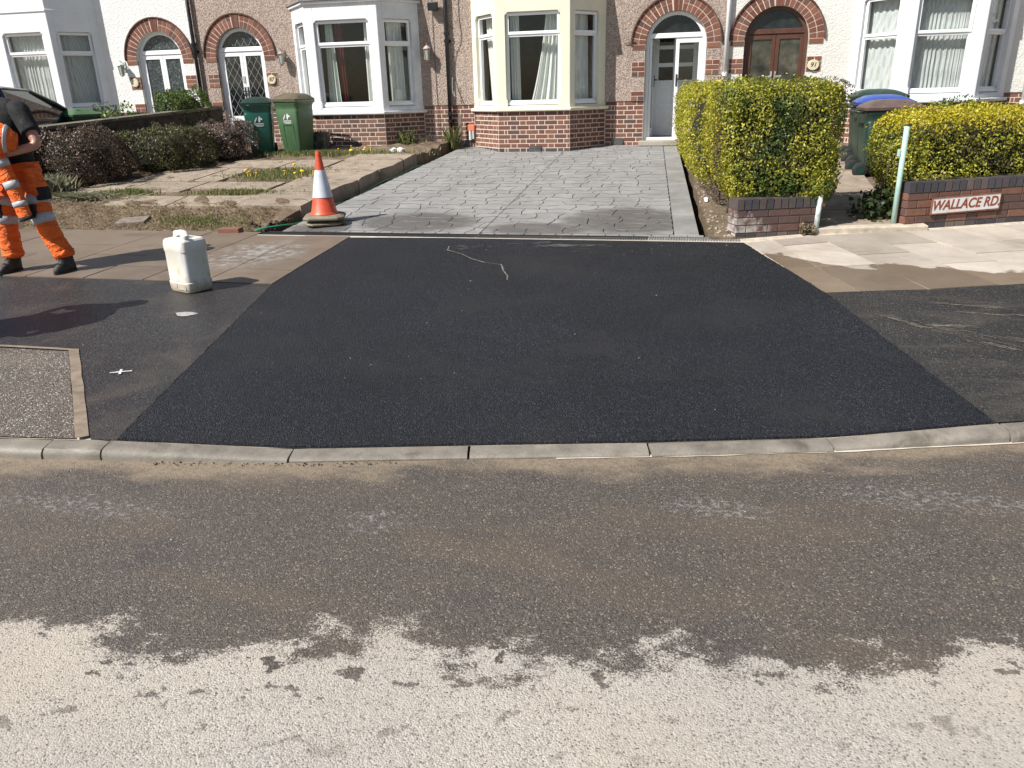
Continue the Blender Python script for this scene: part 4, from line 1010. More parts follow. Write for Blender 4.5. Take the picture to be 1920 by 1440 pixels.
h87, bay87, f87 = make_house('terraced_house', 'pebbledashed house with peeling white bay and diamond-leaded double doors', -9.75, -4.49, -8.78, -7.59, -6.99, -5.58, -5.03, mPEB, mWHITEW, 'lead', mBRICKD, .06, 2.57, False, (1.47, 2.99), zg=.75, top=3.26)
h89, bay89, f89 = make_house('terraced_house', 'pebbledashed house with cream bay and open white arched door at end of drive', -4.49, .54, -.33, -4.03, -3.41, -2.10, -1.55, mPEB, mCREAM, 'open', mBRICK, .0, 2.62, False, (1.43, 2.98), zg=.57, top=3.36)
h91, bay91, f91 = make_house('terraced_house', 'white house with brown arched door and lace curtains behind the hedges', .54, 5.9, 1.35, 2.55, 3.20, 4.37, 5.02, mROUGHC, mWHITE, 'brown', mBRICK, .0, 2.39, True, (1.47, 2.98))
# curtains
def cur(bay, f, i, *a, **k): return curtain(bay, f[i][1], *a, **k)
L, W, a, b = f89[1]
cur(bay89, f89, 1, a+.03, a+.20, a+.05, a+.22, 1.45, 2.99, .24, .022, 4, mCURT, ph=.4)
cur(bay89, f89, 1, a+.70*(b-a), b-.02, a+.40*(b-a), b-.01, 1.45, 2.99, .26, .035, 5, mCURT, ph=1.1, curve=.5)
L, W, a, b = f89[0]; cur(bay89, f89, 0, a+.02, b, a+.2, b, 1.45, 2.99, .2, .02, 6, mCURT)
L, W, a, b = f89[2]; cur(bay89, f89, 2, a+.02, b-.1, a+.02, b-.06, 1.45, 2.99, .2, .022, 6, mCURT, ph=2)
L, W, a, b = f87[1]
cur(bay87, f87, 1, a+.12, a+.26, a+.07, a+.33, 1.5, 3.0, .22, .02, 4, mCURTG); cur(bay87, f87, 1, a+.27, a+.42, a+.33, a+.45, 1.5, 3.0, .27, .02, 3, mCURTR)
cur(bay87, f87, 1, b-.19, b, b-.2, b, 1.5, 3.0, .22, .02, 4, mCURT, ph=1)
L, W, a, b = f87[0]; cur(bay87, f87, 0, a, b, a, b, 1.5, 3.0, .2, .02, 6, mCURT)
L, W, a, b = f87[2]; cur(bay87, f87, 2, a+.18, b-.12, a+.2, b-.1, 1.5, 3.0, .2, .02, 5, mCURT)
m_ = MB(); wbox(m_, f87[2][1], f87[2][2]+.24, f87[2][2]+.40, .14, .15, 1.58, 1.80); m_.build('notice_card', mLOGO, bay87)
for bay, f, z0 in ((bay85, f85, 1.6), (bay91, f91, 1.5)):
    for i in range(3):
        L, W, a, b = f[i]
        cur(bay, f, i, a, b, a, b, z0, 3.04, .2, .016, 13 if i == 1 else 7, mNET, ph=i)
# ---- things fixed to the fronts
def pipe(name, x, z0, z1, mat, label, r=.036, y=YF-.075, brackets=(1.2, 2.6, 4.0), shoe=True):
    t = empty(name, (x, y, z0), label, 'drainpipe', 'drainpipes on the fronts of the terrace')
    mb = MB(); mb.tube([(x, y, z0), (x, y, z1)], r, 14); mb.build('pipe', mat, t, smooth=True)
    for z in brackets:
        if z0 < z < z1:
            q = MB(); q.tube([(x, y, z-.03), (x, y, z+.03)], r+.008, 14); q.box(x-.06, x+.06, y+r-.01, YF-.012, z-.02, z+.02); q.build('bracket', mat, t)
            q = MB(); q.lathe([(r+.002, 0), (r+.012, .005), (r+.012, .06), (r+.002, .065)], (x, y, z+.1), 14); q.build('collar', mat, t)
    return t
pipe('drainpipe', -9.72, .75, 4.9, mPIPEB, 'black drainpipe between the white house and the leaded-door house')
pipe('drainpipe', -4.49, .66, 4.9, mPIPEB, 'black drainpipe between the white bay and the cream bay')
pipe('drainpipe', .53, 1.66, 4.9, mPIPEW, 'white drainpipe between the two arched doors by the hedge', brackets=(1.76, 3.6))
pipe('drainpipe', 5.3, .75, 4.9, mPIPEW, 'white drainpipe right of the lace-curtained bay')
def lantern(x, z, label, mat, drop=False):
    t = empty('wall_lantern', (x, YF-.1, z), label, 'wall lamp', 'lanterns beside the doors')
    y = YF-.13
    mb = MB(); mb.box(x-.03, x+.03, YF-.03, YF-.012, z-.05, z+.14); mb.tube([(x, YF-.02, z+.1), (x, y-.01, z+.15), (x, y, z+.12)], .008, 8); mb.build('bracket', mat, t)
    mb = MB(); mb.lathe([(.01, .12), (.075, .075), (.08, .06)], (x, y, z), 6); mb.lathe([(.045, -.13), (.05, -.115), (.02, -.15)], (x, y, z), 6); mb.build('cap', mat, t)
    for k in range(6):
        a = 2*math.pi*k/6; q = MB(); q.tube([(x+.066*math.cos(a), y+.066*math.sin(a), z+.06), (x+.046*math.cos(a), y+.046*math.sin(a), z-.12)], .005, 6); q.build('frame_bar', mat, t)
    mb = MB(); mb.lathe([(.06, .055), (.042, -.115)], (x, y, z), 6); mb.build('glass', plain('lantern_glass', (.35, .38, .34), .1, .1), t)
    return t
lantern(-11.42, 2.33, 'pale lantern left of the frosted-glass double doors', mLANT)
lantern(-7.83, 2.43, 'small pinkish lantern right of the leaded doors', plain('dull_copper', (.33, .26, .23), .5, .2))
lantern(-4.87, 2.42, 'small pale lantern left of the central black drainpipe', plain('faded_pink_metal', (.52, .42, .38), .5, .2))
def text_on(parent, body, size, loc, mat, ext=.002, shear=0, name='lettering', rot=(R(90), 0, 0), align='CENTER', sx=1, bold=.006):
    c = bpy.data.curves.new(name, 'FONT'); c.body = body; c.size = size; c.extrude = ext; c.shear = shear; c.align_x = align; c.align_y = 'CENTER'; c.offset = size*bold
    tmp = bpy.data.objects.new(name, c); COL.objects.link(tmp); bpy.context.view_layer.update()
    me = bpy.data.meshes.new_from_object(tmp); bpy.data.objects.remove(tmp); me.materials.clear(); me.materials.append(mat)
    o = bpy.data.objects.new(name, me); place(o, parent, loc); o.rotation_euler = rot; o.scale = (sx, 1, 1); return o
def plaque(x, z, label, body, r=(.095, .085)):
    t = empty('number_plaque', (x, YF-.03, z), label, 'house number', 'oval number plaques beside the doors')
    mb = MB(); mb.rings([[(x+r[0]*s*math.cos(2*math.pi*k/28), y, z+r[1]*s*math.sin(2*math.pi*k/28)) for k in range(28)] for s, y in ((1, YF-.03), (1, YF-.044), (.93, YF-.05))]); mb.build('plate', mPLAQ, t)
    if body: text_on(t, body, .105, (x, YF-.052, z), mINK, .001, .2)
    else:
        mb = MB(); mb.rings([[(x+r[0]*s*math.cos(2*math.pi*k/28), y, z+r[1]*s*math.sin(2*math.pi*k/28)) for k in range(28)] for s, y in ((.7, YF-.05), (.7, YF-.053), (.6, YF-.053), (.6, YF-.05))], cap=False); mb.build('rim_line', mLANT, t)
    return t
plaque(1.985, 2.0, 'cream oval plaque reading 91 right of the brown door', '91')
plaque(-8.14, 2.04, 'cream round plaque right of the leaded doors', '87', (.09, .085))
plaque(-11.235, 2.06, 'pale round plaque left of the frosted-glass doors', None, (.09, .085))
# air bricks in the foot of the cream bay and beside it
def airbrick(x, y, z, label):
    t = empty('air_brick', (x, y, z), label, 'vent', 'air bricks low in the house walls')
    mb = MB(); mb.box(x-.11, x+.11, y-.012, y+.004, z-.07, z+.07); mb.build('plate', mIRON, t)
    q = MB()
    for k in range(10): q.box(x-.10+k*.0215, x-.094+k*.0215, y-.018, y-.012, z-.065, z+.065)
    for k in range(6): q.box(x-.105, x+.105, y-.021, y-.018, z-.06+k*.024, z-.056+k*.024)
    q.build('lattice', mGREYP, t); return t
airbrick(-2.73, YB-.004, .70, 'black air brick in the middle of the cream bay foot')
airbrick(-4.22, YF-.004, .78, 'black air brick left of the cream bay')
airbrick(-1.32, YF-.004, .78, 'black air brick right of the cream bay')
airbrick(-6.2, YB-.004, .80, 'low air brick in the foot of the white bay')
# gas meter cap, stake and cables near the central pipe
t = empty('gas_stub', (-4.1, YF-.04, .95), 'orange cap over a grey stub on brick left of cream bay', 'pipe stub')
mb = MB(); mb.box(-4.17, -4.03, YF-.05, YF-.002, 1.02, 1.13); mb.build('cap', mGASO, t, bevel=.01); mb = MB(); mb.tube([(-4.12, YF-.03, .85), (-4.12, YF-.03, 1.02)], .03, 10); mb.tube([(-4.06, YF-.03, .87), (-4.06, YF-.03, 1.02)], .02, 10); mb.build('stub', mLANT, t)
mb = MB(); mb.box(-4.33, -4.27, YF-.14, YF-.10, .62, 1.32, lambda x, y, z: (x+(z-.62)*.02, y, z)); tag(mb.build('wooden_stake', mWOODG), 'grey weathered stake standing beside the central black drainpipe', 'stake')
def cable(pts, label, r=.006, mat=mPIPEB, name='cable'):
    P = []
    for i in range(len(pts)-1):
        for k in range(6): P.append(Vector(pts[i]).lerp(Vector(pts[i+1]), k/6))
    P.append(Vector(pts[-1])); Q = [sum((P[max(0, min(len(P)-1, i+j))] for j in (-2, -1, 0, 1, 2)), Vector())/5 for i in range(len(P))]
    mb = MB(); mb.tube(Q, r, 6); return tag(mb.build(name, mat, smooth=True), label, 'cable', 'cables on the house fronts')
yw = YF-.022
cable([(-3.98, yw, 4.5), (-3.99, yw, 2.6), (-4.0, yw, 1.6), (-4.02, yw, 1.2), (-3.97, yw-.01, .95), (-4.12, yw-.01, .8)], 'thin black cable down the left edge of the cream bay')
cable([(-4.25, yw, 4.5), (-4.26, yw, 3.0), (-4.2, yw, 2.62), (-4.36, yw, 2.35), (-4.38, yw, 1.9), (-4.2, yw, 1.45)], 'loose thin cable right of the central black drainpipe', .004)
cable([(-4.75, yw, 4.5), (-4.76, yw, 2.6), (-4.74, yw, 1.1), (-4.76, yw, .8)], 'thin cable left of the central black drainpipe', .004)
cable([(-4.40, YF-.12, 2.0), (-4.41, YF-.13, 1.7), (-4.36, YF-.12, 1.62), (-4.39, YF-.11, 1.75)], 'pale loop of cable hanging on the central black drainpipe', .004, mLANT)
cable([(-1.0, yw-.02, 2.46), (-1.25, yw-.01, 2.45)], 'short dark cable end left of the open white door', .008)
t = empty('floodlight', (-4.62, YF-.1, 3.2), 'black floodlight at the top of the central black drainpipe', 'lamp')
mb = MB(); mb.box(-4.80, -4.62, YF-.16, YF-.06, 3.12, 3.26); mb.build('housing', mPIPEB, t, bevel=.01); mb = MB(); mb.box(-4.73, -4.69, YF-.06, YF-.012, 3.2, 3.24); mb.build('bracket', mPIPEB, t)
# ================================================================== PLANTS
def leaves(name, P, Nn, mat, parent, size=(.02, .035), asp=.55, lift=.5, up=0., fold=.25):
    """one small folded leaf at each point"""
    n = len(P); t = rng.normal(size=(n, 3)); t -= (t*Nn).sum(1)[:, None]*Nn*(1-lift); t[:, 2] += up
    t += Nn*lift*.9; t /= np.linalg.norm(t, axis=1)[:, None]+1e-9
    w = np.cross(t, rng.normal(size=(n, 3))*.6+Nn); w /= np.linalg.norm(w, axis=1)[:, None]+1e-9
    u = np.cross(w, t); L = rng.uniform(size[0], size[1], n)[:, None]; wd = L*asp*.5
    V = np.empty((n, 4, 3)); V[:, 0] = P-t*L*.5; V[:, 1] = P+w*wd+u*L*fold*.3; V[:, 2] = P+t*L*.5; V[:, 3] = P-w*wd+u*L*fold*.3
    F = np.arange(n*4).reshape(n, 4)
    me = fast_mesh(name, V.reshape(-1, 3), F, mat); o = bpy.data.objects.new(name, me); place(o, parent); return o
def lump(P, s=.05, f=3.):
    x, y, z = P[:, 0]*f, P[:, 1]*f, P[:, 2]*f
    return s*(np.sin(x*1.7+y*.9+1.3)*np.sin(z*2.1+x*.7)+.6*np.sin(y*2.9+z*1.9)+.4*np.sin(x*5.1+z*4.3+y*3.7))
def boxshell(n, c, h, r, az=0., depth=.1, faces=None, amp=.04, f=3., skew=None):
    """points in the skin of a rounded box; c centre, h half sizes"""
    h = np.array(h); out = []; nrm = []
    areas = np.array([h[1]*h[2], h[1]*h[2], h[0]*h[2], h[0]*h[2], h[0]*h[1], h[0]*h[1]*.15]); areas = areas/areas.sum()
    k = rng.choice(6, n, p=areas); q = rng.uniform(-1, 1, (n, 3))*h
    for i in range(6): m = k == i; q[m, i//2] = h[i//2]*(1 if i % 2 == 0 else -1)
    inner = np.clip(q, -(h-r), h-r); d = q-inner; ln = np.linalg.norm(d, axis=1)[:, None]+1e-9; nn = d/ln
    p = inner+nn*r
    p = p+nn*(lump(p+np.array(c), amp, f)[:, None]+lump(p*1.0+np.array(c)*1.7, amp*.55, f*3.1)[:, None]-np.abs(rng.normal(0, depth*.5, n))[:, None]+rng.uniform(0, .02, n)[:, None])
    if skew is not None: p = skew(p)
    ca, sa = math.cos(az), math.sin(az); Rm = np.array([[ca, -sa, 0], [sa, ca, 0], [0, 0, 1]])
    return p@Rm.T+np.array(c), nn@Rm.T
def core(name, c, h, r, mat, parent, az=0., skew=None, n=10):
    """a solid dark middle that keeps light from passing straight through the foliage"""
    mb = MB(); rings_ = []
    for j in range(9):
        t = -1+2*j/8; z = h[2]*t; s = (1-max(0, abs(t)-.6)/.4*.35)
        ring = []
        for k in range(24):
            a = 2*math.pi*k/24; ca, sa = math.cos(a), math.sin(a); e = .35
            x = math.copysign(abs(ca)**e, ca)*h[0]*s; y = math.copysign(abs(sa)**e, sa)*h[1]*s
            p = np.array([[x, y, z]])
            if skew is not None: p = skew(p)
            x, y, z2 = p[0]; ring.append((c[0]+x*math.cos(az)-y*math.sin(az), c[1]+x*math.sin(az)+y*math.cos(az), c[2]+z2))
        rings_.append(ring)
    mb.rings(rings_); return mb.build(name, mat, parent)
def stems(name, pts, parent, mat=mWOODG, r=.012):
    for a, b2 in pts:
        mb = MB()
        a, b2 = Vector(a), Vector(b2); m = a.lerp(b2, .5)+Vector((random.uniform(-.04, .04), random.uniform(-.04, .04), 0)); mb.tube([a, m, b2], [r, r*.8, r*.5], 6); mb.build(name, mat, parent)
mTWIG = plain('brown_twig', (.09, .065, .045), .9, .3, 20)
# hedge between the drive and the entrance path: a long side run and a bulky front block
hg = empty('privet_hedge', (.8, 9, .25), 'tall golden-green privet hedge over the low wall between drive and path', 'hedge')
def skl(p):     # undercut towards the foot on the drive side
    q = p.copy(); k = np.clip((-(q[:, 2])-.05)/.6, 0, 1); left = np.clip(-q[:, 0]/.6, 0, 1); q[:, 0] += k*left*.22; q[:, 1] += k*np.clip(-q[:, 1]/.5, 0, 1)*.02; return q
c1, h1_ = (.83, 8.98, 1.10), (.63, .62, .615)
P, Nn = boxshell(36000, c1, h1_, .26, R(6), .10, amp=.035, skew=skl)
k = (P[:, 0]+ (P[:, 2]-1.1)*.35) < .40  # drive-side leaves take the yellow with sunlight painted in
leaves('foliage', P[~k], Nn[~k], mHEDGEM, hg, (.022, .04)); leaves('sunlit_gold_foliage', P[k], Nn[k], mHEDGEY, hg, (.02, .036))
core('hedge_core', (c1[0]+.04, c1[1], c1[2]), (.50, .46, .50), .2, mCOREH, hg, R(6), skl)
c2, h2_ = (.20, 11.7, 1.15), (.34, 2.35, .56)
P, Nn = boxshell(24000, c2, h2_, .2, R(3.2), .08, amp=.03, skew=lambda p: np.column_stack([p[:, 0]+np.clip(-(p[:, 2])/.56, 0, 1)*np.clip(-p[:, 0]/.3, 0, 1)*.12, p[:, 1], p[:, 2]]))
leaves('sunlit_gold_foliage', P, Nn, mHEDGEY, hg, (.022, .04)); core('hedge_core', (c2[0]+.03, c2[1]+.2, c2[2]), (.17, 1.95, .45), .2, mCOREH, hg, R(3.2))
q = rng.normal(size=(900, 3))*np.array([.035, .05, .22])+np.array([.36, 8.72, 1.22]); nn = np.tile(np.array([[-.7, -.7, 0]]), (900, 1)); leaves('dead_twigs', q+np.array([-.06, -.22, 0]), nn, mHEDGED, hg, (.015, .03))
P, Nn = boxshell(1500, (1.0, 8.95, 1.55), (.4, .5, .16), .1, 0, .03, amp=.03); leaves('dead_twigs', P[Nn[:, 1] < .2]+np.array([.12, -.06, .0]), Nn[Nn[:, 1] < .2], mHEDGED, hg, (.018, .03))
P, Nn = boxshell(900, (1.30, 8.52, .74), (.11, .10, .16), .08, 0, .05, amp=.02); leaves('hanging_sprig', P, Nn, mHEDGEM, hg, (.022, .04))
stems('hedge_stem', [((x, y, land(x, y)), (x+random.uniform(-.1, .1), y+random.uniform(-.1, .1), .85)) for x, y in ((.55, 8.75), (.7, 8.9), (.9, 8.95), (1.1, 9.0), (1.25, 9.1), (.45, 9.3), (.38, 10), (.3, 10.8), (.25, 11.6), (.2, 12.5), (.15, 13.3))], hg, mTWIG, .016)
def shoots(P, Nn, n, mat, parent, ln=(.04, .11)):
    idx = rng.choice(len(P), n); A_ = []; N_ = []
    for i in idx:
        if Nn[i, 2] < -.2: continue
        d = Nn[i]+rng.normal(0, .35, 3)+np.array([0, 0, .5]); d /= np.linalg.norm(d); L_ = rng.uniform(*ln)
        for q in np.arange(.2, 1.01, .2): A_.append(P[i]+d*L_*q+rng.normal(0, .006, 3)); N_.append(d)
    return tag(leaves('stray_shoots', np.array(A_), np.array(N_), mat, parent, (.018, .034)), kind='stuff')
P, Nn = boxshell(3000, c1, h1_, .26, R(6), .02, amp=.035, skew=skl); shoots(P, Nn, 190, mHEDGEM, hg)
P, Nn = boxshell(3000, c2, h2_, .2, R(3.2), .02, amp=.03); shoots(P, Nn, 200, mHEDGEY, hg)
# low hedge on the name-plate wall
AZ = R(19.5); CA, SA = math.cos(AZ), math.sin(AZ); WA = Vector((2.19, 8.635))
def along(s, off=0): return (WA.x+CA*s-SA*off, WA.y+SA*s+CA*off)
hr = empty('privet_hedge', (3.6, 9.5, .3), 'long low hedge with bright gold top behind the street-name wall', 'hedge')
cx, cy = along(2.10, .60); c3 = (cx, cy, 1.0)
def skr(p):
    q = p.copy(); return q
P, Nn = boxshell(50000, c3, (1.98, .50, .40), .17, AZ, .09, amp=.03, f=4.)
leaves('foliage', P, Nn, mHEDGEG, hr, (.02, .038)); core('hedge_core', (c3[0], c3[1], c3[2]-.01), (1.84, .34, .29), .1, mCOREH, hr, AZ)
P, Nn = boxshell(3000, c3, (1.98, .50, .40), .17, AZ, .02, amp=.03, f=4.); shoots(P, Nn, 260, mHEDGEG, hr)
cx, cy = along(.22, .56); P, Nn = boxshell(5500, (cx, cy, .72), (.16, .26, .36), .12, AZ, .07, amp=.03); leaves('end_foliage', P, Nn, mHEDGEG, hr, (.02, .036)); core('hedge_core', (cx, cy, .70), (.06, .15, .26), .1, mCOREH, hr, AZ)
stems('hedge_stem', [((*along(s, .5), .28), (*along(s+random.uniform(-.1, .1), .5), .9)) for s in (0, .3, .7, 1.1, 1.5, 1.9, 2.3, 2.7, 3.1)], hr, mTWIG, .016)
def plant(name, label, cat, c, h, n, mat, size, grp=None, lift=.6, up=.3, corec=mCOREH, asp=.5, depth=.1, amp=.05, r=None, sub='foliage', cs=.74):
    t = empty(name, (c[0], c[1], c[2]-h[2]), label, cat, grp)
    P, Nn = boxshell(n, c, h, r or min(h)*.92, 0, depth, amp=amp, f=4.)
    leaves(sub, P, Nn, mat, t, size, asp, lift, up)
    mb = MB()
    mb.rings([[(c[0]+h[0]*cs*s*math.cos(2*math.pi*k/18), c[1]+h[1]*cs*s*math.sin(2*math.pi*k/18), c[2]+h[2]*cs*z) for k in range(18)] for z, s in ((-1, .75), (-.6, .97), (0, 1), (.5, .9), (.8, .65), (.95, .3))]); mb.build('inner_shade_core', corec, t)  # solid dark core, painted shade behind the leaves
    stems('stem', [((c[0]+random.uniform(-.08, .08), c[1]+random.uniform(-.08, .08), c[2]-h[2]-.05), (c[0]+random.uniform(-.2, .2)*h[0], c[1]+random.uniform(-.2, .2)*h[1], c[2])) for _ in range(5)], t, mTWIG, .014)
    return t
GR = 'clipped shrubs along the garden wall'
plant('heather_shrub', 'large rounded brown clipped shrub right of the worker', 'shrub', (-9.12, 10.5, .88), (.72, .58, .44), 24000, mHEATH, (.018, .04), GR, .8, .4, asp=.4)
plant('heather_shrub', 'dark green clipped shrub with pale tips in middle of the row', 'shrub', (-8.55, 11.8, .90), (.72, .66, .37), 20000, mHEATHG, (.02, .048), GR, .8, .6, asp=.35)
plant('heather_shrub', 'pinkish clipped shrub at the house end of the row', 'shrub', (-8.02, 12.75, .98), (.50, .5, .36), 11000, mHEATHP, (.018, .04), GR, .8, .4, asp=.4)
plant('evergreen_bush', 'bright green bush rising above the wall by the leaded doors', 'bush', (-9.62, 14.1, 1.50), (.38, .62, .40), 8000, mLEAFG, (.02, .05), None, .6, .5)
plant('leafy_plant', 'small leafy plant showing above the wall coping before the frosted doors', 'plant', (-10.45, 13.1, 1.30), (.5, .4, .28), 1700, mLEAFG, (.04, .08), None, .5, .3, depth=.2, amp=.08, cs=.6)
plant('leafy_plant', 'small green plant on the lace-curtained bay sill above the hedge', 'plant', (3.95, 13.75, 1.22), (.3, .25, .22), 700, mLEAFG, (.03, .07), None, .5, .6, depth=.15, amp=.08, cs=.5)
plant('ivy_plant', 'dark leafy plant at foot of the tall green gate post', 'plant', (1.98, 8.98, .42), (.19, .24, .18), 420, mLEAFD, (.04, .075), None, .4, .1, asp=.85, depth=.15, amp=.06, cs=.55)
plant('weed_tuft', 'tuft of dry weeds at foot of the short white gate post', 'plant', (1.22, 8.36, .30), (.10, .06, .07), 200, mDRYG, (.02, .045), None, .5, .4, depth=.08, amp=.03, cs=.5)
def blades(name, label, cat, area, n, mat, hgt, kind=None, parent=None, lean=.5, wid=.006, zf=garden, grp=None, dz=-.02):
    """upright blades scattered by a sampling function"""
    P = np.array([area() for _ in range(n)]); z = np.array([zf(x, y) for x, y in P])+dz
    a = rng.uniform(0, 2*math.pi, n); h = rng.uniform(hgt[0], hgt[1], n); l = rng.uniform(.1, lean, n)*h
    B = np.column_stack([P, z]); d = np.column_stack([np.cos(a), np.sin(a), np.zeros(n)]); s = np.column_stack([-np.sin(a), np.cos(a), np.zeros(n)])*wid
    M = B+d*(l*.35)[:, None]; M[:, 2] += h*.6; Tt = B+d*l[:, None]; Tt[:, 2] += h
    V = np.stack([B-s, B+s, M+s*.8, Tt, M-s*.8], 1).reshape(-1, 3); F = np.arange(n*5).reshape(n, 5)
    me = fast_mesh(name, V, F, mat); o = bpy.data.objects.new(name, me); place(o, parent)
    return tag(o, label, cat, grp, kind)
def inpoly(x0, x1, y0, y1): return lambda: (random.uniform(x0, x1), random.uniform(y0, y1))
def ell(cx, cy, rx, ry):
    def f():
        a = random.uniform(0, 2*math.pi); r = abs(random.gauss(0, .52)); return (cx+rx*r*math.cos(a), cy+ry*r*math.sin(a))
    return f
blades('grass_patch', 'grass patch with dandelions behind the cone', 'grass', ell(-6.1, 11.1, .72, .55), 3600, mGRASS, (.02, .075), 'stuff')
blades('grass_patch', 'thin strip of grass between path slabs nearest the pavement', 'grass', ell(-5.95, 9.7, .75, .16), 1800, mGRASS, (.02, .07), 'stuff')
blades('grass_patch', 'grass strip along the foot of the white bay', 'grass', ell(-6.3, 13.2, 1.6, .30), 3800, mGRASS, (.02, .09), 'stuff')
blades('grass_patch', 'weeds in the gap of the far path slabs', 'grass', ell(-7.6, 9.62, .4, .12), 900, mGRASS, (.03, .10), 'stuff')
blades('grass_patch', 'thin grass on bare soil behind the white can', 'grass', ell(-5.9, 8.55, .9, .25), 1900, mGRASS, (.01, .04), 'stuff', zf=soilz, dz=0)
blades('dry_litter', 'dry stalks lying on the bare soil at the garden front', 'grass', inpoly(-9.0, -4.95, 8.25, 9.1), 6000, mDRYG, (.004, .03), 'stuff', lean=4., zf=soilz, wid=.004, dz=.003)
blades('grass_patch', 'grass tufts where the wall meets the entrance path', 'grass', ell(2.3, 13.4, .3, .9), 1500, mGRASS, (.04, .14), 'stuff', zf=land)
t = blades('spiky_plant', 'pale spiky grass clump beside the brown shrub', 'plant', ell(-8.95, 9.68, .30, .16), 520, mPALEG, (.10, .30), None, lean=1.1, wid=.007)
t = blades('spiky_plant', 'trampled pale grass at the foot of the spiky clump', 'plant', ell(-8.25, 9.35, .75, .16), 900, mPALEG, (.01, .09), None, lean=5., wid=.006)
t = blades('weed_tuft', 'tall weeds growing where central drainpipe meets ground', 'plant', ell(-4.42, 14.72, .13, .12), 70, mGRASS, (.12, .5), None, lean=.6, wid=.005, zf=land, dz=0)
t = blades('weed_tuft', 'straggling weeds at the right foot of the white bay', 'plant', ell(-5.25, 14.55, .35, .2), 90, mGRASS, (.08, .28), None, lean=.9, wid=.0045)
t = blades('weed_tuft', 'ornamental grass in shade left of the white bay', 'plant', ell(-6.95, 14.05, .22, .12), 240, mLEAFD, (.10, .34), None, lean=.6, wid=.012)
for o in bpy.data.objects:
    if o.name.startswith(('weed_tuft', 'spiky_plant')) and o.type == 'MESH': o['kind'] = 'stuff'
blades('dry_litter', 'dry stalks and dust scattered over the old path slabs', 'grass', inpoly(-8.6, -4.85, 8.95, 13.0), 2600, mDRYG, (.003, .012), 'stuff', lean=5., zf=garden, wid=.004, dz=.008)
mb = MB()
def crumb(x, y, r): mb.add([(x+random.uniform(-r, r), y+random.uniform(-r, r), garden(x, y)+.004+random.uniform(0, r)) for _ in range(4)], [(0, 1, 2), (0, 2, 3), (0, 3, 1), (1, 3, 2)])
for k in range(900): crumb(random.uniform(-8.6, -4.85), 8.95+abs(random.gauss(0, 1.6)), random.uniform(.004, .014))
tag(mb.build('soil_crumbs', mSOIL), 'crumbs of soil scattered over the old path slabs', 'soil', kind='stuff')
# dandelions
fl = MB(); fl.lathe([(.004, -.05), (.004, .0), (.022, .006), (.02, .014), (.006, .018)], n=10); fme = fl.mesh('dandelion', mYELLOW)
fd = random.Random(3)
for k in range(17):
    if k < 10: a = fd.uniform(0, 6.28); x, y = -6.1+.72*math.cos(a)*fd.uniform(.6, 1), 11.1+.5*math.sin(a)*fd.uniform(.7, 1); lab, gp = 'yellow dandelion flower in the grass behind the cone', 'dandelions behind the cone'
    else: x, y = fd.uniform(-6.3, -5.0), fd.uniform(13.0, 13.4); lab, gp = 'yellow dandelion flower in the grass below the white bay', 'dandelions below the white bay'
    o = bpy.data.objects.new('dandelion', fme); place(o, None, (x, y, garden(x, y)+fd.uniform(.05, .09))); s = fd.uniform(.8, 1.5); o.scale = (s, s, s); o.rotation_euler = (fd.uniform(.1, .6), 0, fd.uniform(0, 6)); tag(o, lab, 'flower', gp)
# ================================================================== WALLS AND POSTS
gw = empty('garden_wall', (-9.6, 11.6, .4), 'shade-darkened mossy garden wall with concrete coping beside the clipped shrubs', 'wall')
A, B = Vector((-9.85, 8.35)), Vector((-9.36, 14.85)); tt = (B-A).normalized(); nn_ = Vector((tt.y, -tt.x))
def gwz(s): return 1.22+.30*s
mb = MB(); q0 = []; NS = 9
for k in range(NS):
    p0, p1 = A.lerp(B, k/NS), A.lerp(B, (k+1)/NS-.0015); za, zb_ = gwz(k/NS), gwz((k+1)/NS); mb = MB(); w = .15
    P8 = []
    for z in (0, 1):
        for p, zz in ((p0, za), (p1, zb_)):
            for s_ in (1, -1): q = p+nn_*w*s_; P8.append((q.x, q.y, zz+.055*z))
    mb.add([P8[0], P8[1], P8[3], P8[2], P8[4], P8[5], P8[7], P8[6]], [(0, 1, 2, 3), (7, 6, 5, 4), (0, 4, 5, 1), (1, 5, 6, 2), (2, 6, 7, 3), (3, 7, 4, 0)])
    mb.build('coping_stone', mCOPE, gw, bevel=.01)
mb = MB(); P8 = []
for zt_ in (0, 1):
    for p, zz in ((A, gwz(0)), (B, gwz(1))):
        for s_ in (1, -1): q = p+nn_*.11*s_; P8.append((q.x, q.y, zz*zt_+(.1 if not zt_ else 0)))
mb.add([P8[0], P8[1], P8[3], P8[2], P8[4], P8[5], P8[7], P8[6]], [(0, 1, 2, 3), (7, 6, 5, 4), (0, 4, 5, 1), (1, 5, 6, 2), (2, 6, 7, 3), (3, 7, 4, 0)])
mb.build('wall_face', plain('shade_dark_brick', (.06, .045, .035), .95, .4, 9, .6), gw)  # brick coloured dark for the shade on the side away from the sun
P = rng.uniform(size=(2600, 3)); s = P[:, 0]; base = np.column_stack([A.x+(B.x-A.x)*s+nn_.x*.13, A.y+(B.y-A.y)*s+nn_.y*.13, .55+P[:, 1]*.72*(.4+.6*np.abs(np.sin(s*9)))]); leaves('ivy', base, np.tile(np.array([[nn_.x, nn_.y, .2]]), (2600, 1)), mLEAFD, gw, (.03, .06), .8, .5, 0)
